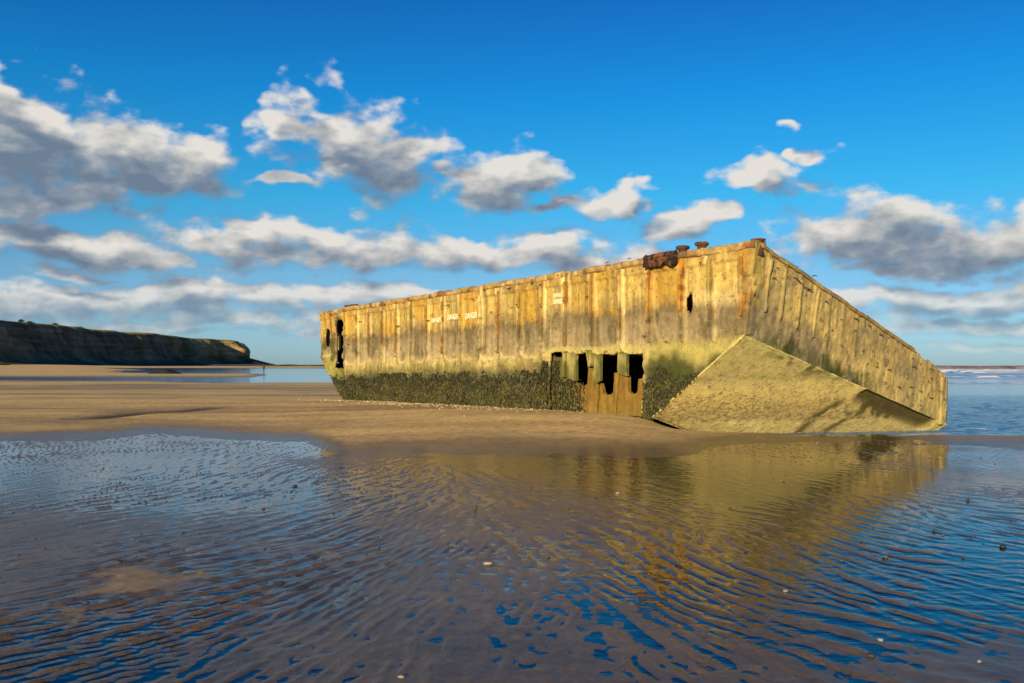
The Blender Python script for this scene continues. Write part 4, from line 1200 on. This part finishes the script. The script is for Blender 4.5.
for i, ((px, py), r, col, lab) in enumerate(STONES):
    Y = EYE * F / (py - 365); X = (px - 512) / F * Y
    r *= .62; V, Fc = lump(r, i * 3.7)
    shell = 'shell' in lab
    o = mesh_obj('shell' if shell else 'pebble', V, Fc, M_STONE, None, np.ones((len(V), 3)) * np.array(col))
    if i == 5: o.scale = (.35, .35, 3.2)
    o.location = (X, Y, max(ground_z(X, Y), -.004) + r * (.18 if i != 5 else .9)); o.rotation_euler = (random.uniform(-.2, .2), 0, random.uniform(0, 6))
    tag(o, lab, 'shell' if shell else 'stone')


def scatter(name, n, sampler, lab, kindcols, rs):
    V = []; Fc = []; Cc = []
    base = [lump(1.0, 50 + k, 1) for k in range(6)]
    pts = np.array([sampler() for _ in range(n)]); gz = ground(pts[:, 0], pts[:, 1])[0]
    for (x, y), z in zip(pts, gz):
        bv, bf = random.choice(base); r = random.uniform(*rs) ; a = random.uniform(0, 6.28)
        q = bv * r; q = np.stack([q[:, 0] * math.cos(a) - q[:, 1] * math.sin(a), q[:, 0] * math.sin(a) + q[:, 1] * math.cos(a), q[:, 2]], -1) + (x, y, max(z, -.004) + r * .2)
        b = len(V); V += list(q); Fc += [tuple(i + b for i in f) for f in bf]; c = np.array(random.choice(kindcols)) * random.uniform(.7, 1.2); Cc += [c] * len(q)
    o = mesh_obj(name, np.array(V), Fc, M_STONE, None, np.clip(np.array(Cc), 0, .9))
    tag(o, lab, name.replace('_', ' '), kind='stuff')


def sm_mound():
    while True:
        t = random.triangular(3.0, 24.5, 16); d = abs(random.gauss(0, 1)) * 1.1 + .12
        p = CO + AX_T * t - AX_S * d
        if p[0] > 3.6: continue
        return p[0], p[1]


def sm_flat():
    py = random.uniform(395, 560); px = random.uniform(0, 1024); Y = EYE * F / (py - 365)
    if px > 640 and py < 440: px = random.uniform(0, 600)
    return (px - 512) / F * Y, Y


scatter('shell_litter', 1100, sm_mound, 'band of pale shells and pebbles strewn along the foot of the hull', [(.42, .34, .2), (.5, .42, .28), (.35, .26, .15), (.22, .15, .08)], (.010, .030))
scatter('beach_litter', 260, sm_flat, 'scattered dark pebbles and weed scraps on the wet sand', [(.04, .035, .03), (.07, .06, .04), (.03, .03, .03), (.05, .04, .03)], (.008, .02))

# ------------------------------------------------------------------ sky
wd = bpy.data.worlds.new('World'); scene.world = wd; wd.use_nodes = True; wd.cycles.sampling_method = 'MANUAL'; wd.cycles.sample_map_resolution = 256
nt = wd.node_tree; nt.nodes.clear(); L = nt.links.new
SUN_ROT = math.atan2(SUN_AZ[0], SUN_AZ[1])


def mth(op, a, b=None, c=None, clamp=False):
    n = nt.nodes.new('ShaderNodeMath'); n.operation = op; n.use_clamp = clamp
    for i, v in enumerate((a, b, c)):
        if v is None: continue
        if isinstance(v, (int, float)): n.inputs[i].default_value = v
        else: L(v, n.inputs[i])
    return n.outputs[0]


def vmt(op, a, b=None, scale=None):
    n = nt.nodes.new('ShaderNodeVectorMath'); n.operation = op
    for i, v in enumerate((a, b)):
        if v is None: continue
        if isinstance(v, tuple): n.inputs[i].default_value = v
        else: L(v, n.inputs[i])
    if scale is not None:
        if isinstance(scale, (int, float)): n.inputs['Scale'].default_value = scale
        else: L(scale, n.inputs['Scale'])
    return n.outputs['Value'] if op in ('LENGTH', 'DOT_PRODUCT') else n.outputs[0]


def rng_(v, a, b, c=0., d=1., smooth=True):
    n = nt.nodes.new('ShaderNodeMapRange'); n.interpolation_type = 'SMOOTHSTEP' if smooth else 'LINEAR'
    L(v, n.inputs[0])
    for i, q in enumerate((a, b, c, d)): n.inputs[i + 1].default_value = q
    return n.outputs[0]


tc = nt.nodes.new('ShaderNodeTexCoord')
sep = nt.nodes.new('ShaderNodeSeparateXYZ'); L(tc.outputs['Generated'], sep.inputs[0])
az = mth('ARCTAN2', sep.outputs[0], sep.outputs[1]); el = mth('ARCSINE', sep.outputs[2])
cmb = nt.nodes.new('ShaderNodeCombineXYZ'); L(az, cmb.inputs[0]); L(el, cmb.inputs[1])
P0 = cmb.outputs[0]

# clouds: (px, py, half width, half height) measured in the photograph's sky
CL = [(20, 150, 130, 70), (112, 164, 110, 60), (184, 168, 72, 44), (20, 112, 50, 36), (-120, 165, 110, 62), (40, 198, 130, 22), (385, 186, 75, 26), (350, 165, 70, 36),
      (345, 138, 72, 46), (398, 162, 80, 48), (300, 116, 46, 22), (284, 191, 34, 10, .85),
      (500, 177, 50, 29), (600, 203, 48, 21), (628, 188, 22, 14), (545, 198, 30, 9),
      (772, 178, 70, 22), (815, 152, 20, 14, .8), (803, 128, 24, 10, .55), (684, 222, 46, 20),
      (865, 236, 135, 38), (1000, 240, 120, 36), (930, 270, 90, 12),
      (50, 246, 150, 27), (235, 246, 85, 26), (335, 250, 90, 26), (445, 250, 92, 25), (555, 256, 105, 22), (650, 254, 60, 16), (125, 262, 90, 14),
      (40, 303, 130, 24), (170, 299, 105, 20), (60, 275, 90, 8, .8), (230, 318, 160, 12, .9), (420, 322, 120, 12, .9), (285, 303, 90, 16), (400, 300, 100, 15), (520, 300, 110, 14), (100, 330, 200, 9, .8), (330, 332, 120, 8, .7),
      (905, 300, 120, 20), (1000, 297, 110, 19), (960, 262, 120, 18, .9), (960, 322, 130, 11), (860, 330, 120, 9, .8), (1010, 343, 120, 7, .8),
      (1200, 200, 140, 50), (1180, 300, 150, 22), (-320, 150, 150, 60), (-400, 270, 170, 34)]


def cloud_density(P, det):
    # warp the place with noise so the outlines billow
    sp_ = nt.nodes.new('ShaderNodeSeparateXYZ'); L(P, sp_.inputs[0])
    esc = mth('MULTIPLY_ADD', sp_.outputs[1], 2.2, 0.30)
    n1 = nt.nodes.new('ShaderNodeTexNoise'); n1.noise_dimensions = '2D'; n1.inputs['Scale'].default_value = 8.0; n1.inputs['Detail'].default_value = 3.0; n1.inputs['Roughness'].default_value = .55
    L(vmt('MULTIPLY', P, (1.0, 2.0, 1.0)), n1.inputs['Vector'])
    wv = vmt('SUBTRACT', n1.outputs['Color'], (.5, .5, .5))
    wv = vmt('MULTIPLY', wv, (.20, .115, 0.)); wv = vmt('SCALE', wv, scale=esc)
    Q = vmt('ADD', P, wv)
    n2 = nt.nodes.new('ShaderNodeTexNoise'); n2.noise_dimensions = '2D'; n2.inputs['Scale'].default_value = 17.0; n2.inputs['Detail'].default_value = det; n2.inputs['Roughness'].default_value = .60
    L(vmt('MULTIPLY', P, (1.0, 1.7, 1.0)), n2.inputs['Vector'])
    acc = None
    for (px, py, rx, ry, *bi) in CL:
        bi = (bi[0] if bi else 1.0) + .07
        a0 = math.atan((px - 512) / F); e0 = math.atan((365 - py) / F * math.cos(a0)); ra = rx / F * math.cos(a0) ** 2; re = ry / F * math.cos(a0)
        if acc is not None: Q = vmt('ADD', Q, vmt('SCALE', (1., 1., 1.), scale=mth('MULTIPLY', acc, 1e-9)))   # keeps the node chain sequential
        q = vmt('MULTIPLY', vmt('SUBTRACT', Q, (a0, e0, 0.)), (1 / ra, 1 / re, 0.))
        d = mth('SUBTRACT', bi, vmt('LENGTH', q))
        acc = d if acc is None else mth('SMOOTH_MAX', acc, d, .3)
    vo = nt.nodes.new('ShaderNodeTexVoronoi'); vo.voronoi_dimensions = '2D'; vo.feature = 'SMOOTH_F1'; vo.inputs['Scale'].default_value = 30.0; vo.inputs['Smoothness'].default_value = .6
    vo.inputs['Detail'].default_value = 1.0; vo.inputs['Roughness'].default_value = .5
    L(vmt('MULTIPLY', vmt('ADD', P, vmt('SCALE', wv, scale=.5)), (1.0, 1.5, 1.0)), vo.inputs['Vector'])
    nn = mth('MULTIPLY', mth('SUBTRACT', n2.outputs['Fac'], .5), 1.3)
    nn = mth('ADD', nn, mth('MULTIPLY', mth('SUBTRACT', .42, vo.outputs['Distance']), .42))
    nn = mth('MULTIPLY', nn, rng_(acc, -.75, -.12))
    acc = mth('MAXIMUM', acc, -1.0)
    return mth('ADD', acc, nn), esc


D0, ESC = cloud_density(P0, 8.0)
off_ = vmt('SCALE', (-.022, .036, 0.), scale=ESC)
P1 = vmt('ADD', vmt('ADD', P0, off_), vmt('SCALE', (1., 1., 1.), scale=mth('MULTIPLY', D0, 1e-9)))
D1, _ = cloud_density(P1, 4.0)
# light comes from upper left: where the cloud thins out towards it the cloud is bright, its thick underside is grey
thick = rng_(D0, .15, 1.15)
lit = mth('ADD', mth('MULTIPLY', mth('SUBTRACT', D0, D1), .8), mth('MULTIPLY_ADD', thick, -.58, .42))
lit = mth('ADD', lit, rng_(sep.outputs[2], .05, .17, .14, 0.))
lit = rng_(lit, -.12, .92, smooth=False)
wdt = mth('MULTIPLY_ADD', lit, -.26, .80)
alpha = rng_(mth('DIVIDE', mth('ADD', D0, .12), wdt), 0., 1.)
alpha = mth('MULTIPLY', alpha, rng_(sep.outputs[2], .015, .11, .6, 1.))
CS = 1 / (.07 * 1.87)
crp = nt.nodes.new('ShaderNodeValToRGB'); L(lit, crp.inputs[0]); k_ = crp.color_ramp
k_.elements[0].position = .10; k_.elements[0].color = (.155, .215, .30, 1); k_.elements[1].position = .92; k_.elements[1].color = (.78, .75, .70, 1)
for q_, cc_ in ((.36, (.245, .30, .375)), (.60, (.46, .475, .485))):
    e_ = k_.elements.new(q_); e_.color = (*cc_, 1)
ccol = vmt('SCALE', crp.outputs[0], scale=CS)

sky = nt.nodes.new('ShaderNodeTexSky'); sky.sky_type = 'NISHITA'; sky.sun_disc = False
sky.sun_elevation = R(SUN_EL); sky.sun_rotation = SUN_ROT
sky.air_density = 1.0; sky.dust_density = 0.3; sky.ozone_density = 4.0
tint = nt.nodes.new('ShaderNodeValToRGB'); L(mth('MULTIPLY', sep.outputs[2], 2.0), tint.inputs[0])
cr = tint.color_ramp; cr.elements[0].position = .03; cr.elements[0].color = (.55, .78, 1.15, 1); cr.elements[1].position = .75; cr.elements[1].color = (.07, .55, .98, 1)
for q_, cc_ in ((.19, (.52, .74, .92)), (.36, (.20, .88, 1.02)), (.57, (.07, .77, 1.10))):
    e_ = cr.elements.new(q_); e_.color = (*cc_, 1)
hs = nt.nodes.new('ShaderNodeMix'); hs.data_type = 'RGBA'; hs.blend_type = 'MULTIPLY'; hs.inputs[0].default_value = 1.0; L(sky.outputs[0], hs.inputs[6]); L(tint.outputs[0], hs.inputs[7])
mixs = nt.nodes.new('ShaderNodeMix'); mixs.data_type = 'RGBA'
above = rng_(sep.outputs[2], .0, .03)
L(mth('MULTIPLY', alpha, above), mixs.inputs[0]); L(hs.outputs[2], mixs.inputs[6]); L(ccol, mixs.inputs[7])
bg = nt.nodes.new('ShaderNodeBackground'); bg.inputs['Strength'].default_value = .07; L(mixs.outputs[2], bg.inputs['Color'])
wo = nt.nodes.new('ShaderNodeOutputWorld'); L(bg.outputs[0], wo.inputs[0])

# ------------------------------------------------------------------ sun, camera, view
sl = bpy.data.lights.new('sun', 'SUN'); sl.energy = 5.0; sl.angle = R(.5); sl.color = (1.0, .80, .50)
so = bpy.data.objects.new('sun', sl); COL.objects.link(so)
h = np.array(SUN_AZ) / np.hypot(*SUN_AZ); ce = math.cos(R(SUN_EL))
sd = Vector((h[0] * ce, h[1] * ce, math.sin(R(SUN_EL))))
so.rotation_euler = sd.to_track_quat('Z', 'Y').to_euler(); so.location = sd * 60

cam = bpy.data.cameras.new('camera'); cam.sensor_width = 36; cam.lens = F / 1024 * 36; cam.shift_y = (365 - 341.5) / 1024
cam.clip_start = .1; cam.clip_end = 30000
co = bpy.data.objects.new('camera', cam); COL.objects.link(co); co.location = (0, 0, EYE)
co.rotation_euler = Matrix.Rotation(R(90), 4, 'X').to_euler()
co.rotation_euler = (Matrix.Rotation(R(90), 3, 'X') @ Matrix.Rotation(R(.12), 3, 'Z')).to_euler()
scene.camera = co
vs = scene.view_settings; vs.view_transform = 'Standard'; vs.look = 'None'; vs.exposure = 0.9; vs.gamma = 1; vs.use_curve_mapping = False
scene.render.engine = 'CYCLES'
scene.cycles.max_bounces = 6; scene.cycles.transparent_max_bounces = 8; scene.cycles.use_denoising = True
